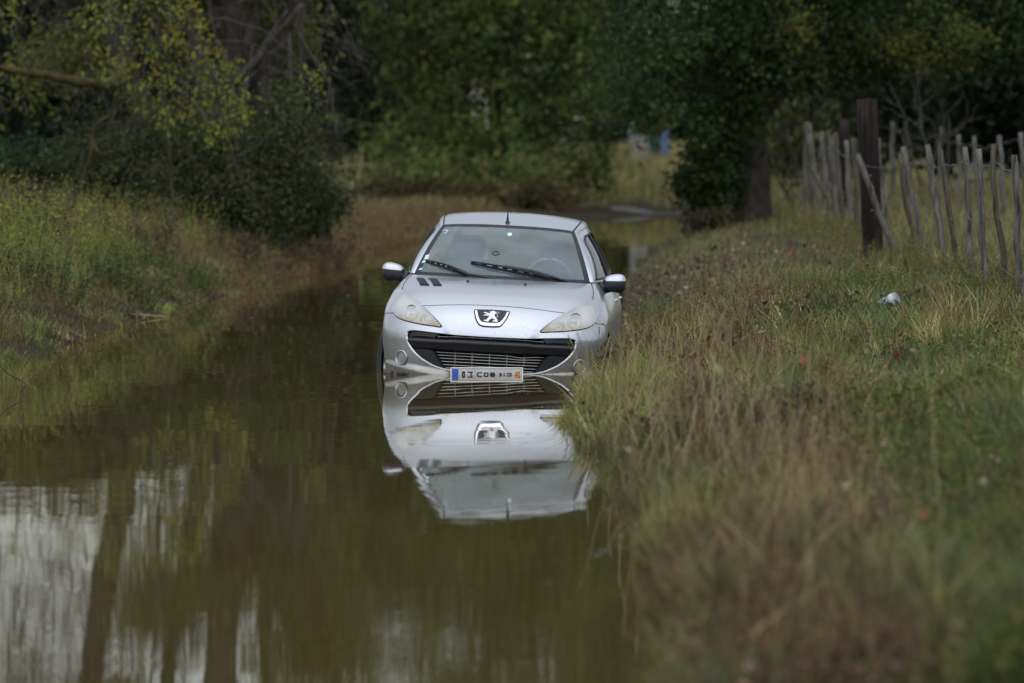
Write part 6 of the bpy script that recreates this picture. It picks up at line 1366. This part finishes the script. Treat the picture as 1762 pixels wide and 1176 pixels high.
m = MB(); m.tube([(-.075, -.0, .0), (-.068, 0, .022), (-.082, 0, .028)], .010, 6); m.build("bent_scrap", M_DEB, DB, True)
TW = empty("twig", at(15, 655, 46.5), "thin dark twig hanging over the water at the left edge", "twig"); o = np.array(TW.location)
m = MB(); m.tube(smooth_poly([np.array(p) - o for p in (at(-10, 612, 46.6), at(10, 640, 46.5), at(44, 664, 46.3), at(8, 694, 46.2))], 4, False), .006, 5); m.build("stem", M_BARK, TW, True)

for px_, py_, lab in ((600, 509, "tiny pale leaf afloat alone left of the car's door mirror"), (372, 546, "tiny pale leaf afloat nearest the left bank"), (432, 548, "tiny pale leaf afloat between the left bank and open water")):
    p = pxz(px_, .006, py_); T = empty("floating_leaf", p, lab, "leaf", "pale leaves afloat by the left bank", (0, 0, rng.uniform(0, 6)))
    m = MB(); m.add([(x * .05, y * .05, .004 + .012 * x * x) for x, y in [(0, -.6), (.4, -.2), (.45, .2), (0, .8), (-.4, .25), (-.42, -.2)]] + [(0, 0, .002)], None, [[i, (i + 1) % 6, 6] for i in range(6)]); m.build("blade", pmat("pale_leaf", (.5, .5, .46), .6), T)
def leafy_clump(name, label, px, py, spread, h, pal, seed, n=40, leaf=.07):
    r = np.random.default_rng(seed); p = hit(px, py); T = empty(name, p, label, "weed"); m = MB(); LP = []
    for k in range(n):
        a = np.clip(r.normal(size=2), -1.6, 1.6) * spread; hh = h * (.45 + .6 * r.random()); z0 = float(ground_z(p.x + a[0], p.y + a[1])) - p.z
        e = np.array([a[0] * 1.5 + r.normal() * .08, a[1] * 1.5, z0 + hh]); q = bend(r, (a[0], a[1], z0 - .03), e, 7, .05); m.tube(q, np.linspace(.005, .002, 7), 4, False)
        t = r.random(34) ** .7; i = np.clip((t * 6).astype(int), 0, 5); LP.append(q[i] + (q[i + 1] - q[i]) * r.random((34, 1)) + r.normal(size=(34, 3)) * .035)
    m.build("stems", M_BARK, T); P = np.vstack(LP); c = np.repeat(pick(r, pal, n), 34, 0) * (.7 + .6 * r.random((len(P), 1)))
    V, Q, C = leaf_arrays(r, P, leaf * (.5 + .8 * r.random(len(P))), c, -.1, .38); big("leaves", V, Q, None, M_LEAF, T, C)
YG = [(.21, .24, .045), (.16, .20, .04), (.24, .24, .06)]; BS = [(.09, .06, .04), (.12, .09, .05), (.06, .045, .03)]; MG = [(.09, .12, .035), (.07, .10, .03), (.11, .12, .04)]
for a in (("weed_clump", "tall yellow green weed clump at the far left edge of the bank's crest", 12, 448, .34, .85, YG, 81), ("weed_clump", "bright yellow green weed clump on the crest right of the tallest clump", 112, 446, .32, .70, YG, 82), ("weed_clump", "brown seeded weeds on the crest between two bright clumps", 62, 442, .24, .9, BS, 83),
          ("weed_clump", "brown and straw weeds on the crest under the sapling", 205, 440, .30, .70, BS, 84), ("weed_clump", "mid green weed clump on the bank slope below the bright clumps", 40, 505, .30, .55, MG, 85), ("weed_clump", "dull green weeds right of the reedy tuft on the left bank", 185, 500, .28, .5, MG, 86),
          ("weed_clump", "brown dry weeds near the water below the ivy mound", 400, 450, .34, .5, BS, 87), ("weed_clump", "pinkish brown dry weeds farther along the left water's edge", 520, 435, .36, .55, [(.14, .09, .06), (.11, .08, .05)], 88), ("weed_clump", "olive weeds low on the left bank where it dips", 290, 480, .28, .36, MG, 89),
          ("weed_clump", "dark leafy weed mound in the verge left of the metal can", 1455, 560, .30, .20, [(.07, .085, .025), (.09, .10, .03), (.05, .06, .025)], 90), ("weed_clump", "sprawling dark weed mound in mid verge", 1370, 590, .26, .18, [(.06, .07, .025), (.08, .08, .03)], 91), ("weed_clump", "yellowish weed mound low at the right edge of the verge", 1640, 720, .22, .22, [(.13, .13, .035), (.10, .11, .03)], 92),
          ("weed_clump", "brown dead weed heap beside the green tuft in front of the car", 1180, 640, .26, .26, BS, 93), ("weed_clump", "dark brown dead weed heap in the middle foreground verge", 1290, 760, .22, .26, BS, 94)):
    leafy_clump(*a)
for a in (("weed_clump", "bright yellow green feathery weed clump at the left edge below the dark bush", 150, 455, 69, 420, .30, .60, [(.14, .15, .03), (.10, .13, .03), (.17, .16, .04)], 71, None, "weed", .9),
          ("weed_clump", "low spreading yellow green weed midway down the left bank", 120, 490, 66, 260, .30, .34, [(.12, .13, .035), (.09, .11, .03)], 72, None, "weed", 1.1),
          ("weed_clump", "dark brown seeded weed clump on the crest of the left bank", 235, 450, 72, 240, .35, .75, [(.07, .045, .03), (.10, .08, .04), (.05, .035, .02)], 73, None, "weed", .35),
          ("weed_clump", "mixed straw and green weed clump on the left bank below the seeded weeds", 290, 465, 72, 320, .35, .42, [(.09, .10, .03), G_STRAW, G_BROWN], 74, [3, 1, 2], "weed", .8),
          ("weed_clump", "reddish brown weed clump at the foot of the dark ivy mound", 470, 440, 90, 340, .40, .55, [(.12, .07, .045), (.10, .07, .04), (.15, .12, .07)], 75, None, "weed", .5),
          ("weed_clump", "low mossy dark green heap on the pale grass strip left of the fence", 1325, 500, 58, 420, .14, .22, [(.05, .065, .02), (.07, .075, .025)], 76, None, "weed", 1.2),
          ("weed_clump", "bushy light green weed clump by the foot of the leaning pickets", 1470, 505, 57, 520, .22, .28, [(.09, .12, .03), (.12, .14, .04), (.07, .09, .03)], 77, None, "weed", 1.0),
          ("weed_clump", "fresh green weed clump beside the car's right flank", 1110, 550, 57, 380, .20, .26, [(.06, .10, .03), (.08, .12, .035)], 78, None, "weed", 1.0),
          ("weed_clump", "green weed clump at the base of the tall tarred post", 1560, 450, 71, 260, .22, .30, [(.08, .11, .03), (.11, .12, .04)], 79, None, "weed", .9)):
    tuft(*a[:12], lean=a[12])

# flecks and scum on the water
rng = np.random.default_rng(95); n = 260
y = 24 * (130 / 24) ** rng.random(n); lft = rng.random(n) < .5; off = .03 + .5 * rng.random(n) ** 2.2
x = np.where(lft, edge_l(y) + off, edge_r(y) - off); kp = (ground_z(x, y) < -.005); x, y = x[kp], y[kp]
x = np.concatenate([x, [-.05, .05, .12, .2, -.3]]); y = np.concatenate([y, [46.4, 46.2, 45.9, 46.5, 47.2]]); n = len(x)
V = []; Q = []; C = []
for i in range(n):
    a_ = rng.random() * 6.28; s_ = rng.uniform(.012, .034); c_ = [(.30, .29, .25), (.10, .075, .05), (.05, .04, .03), (.16, .11, .06)][rng.choice(4, p=[.25, .3, .25, .2])]
    V += [(x[i] + s_ * k * math.cos(a_ + t), y[i] + s_ * k * math.sin(a_ + t) * 1.6, .005) for t, k in ((0, 1), (1.57, .5), (3.14, 1), (4.71, .5))]; C += [c_] * 4
stuff(big("floating_debris", V, np.arange(4 * n).reshape(-1, 4), None, M_DRY, None, np.array(C)), "small leaf flecks and scum afloat along both water edges", "debris")
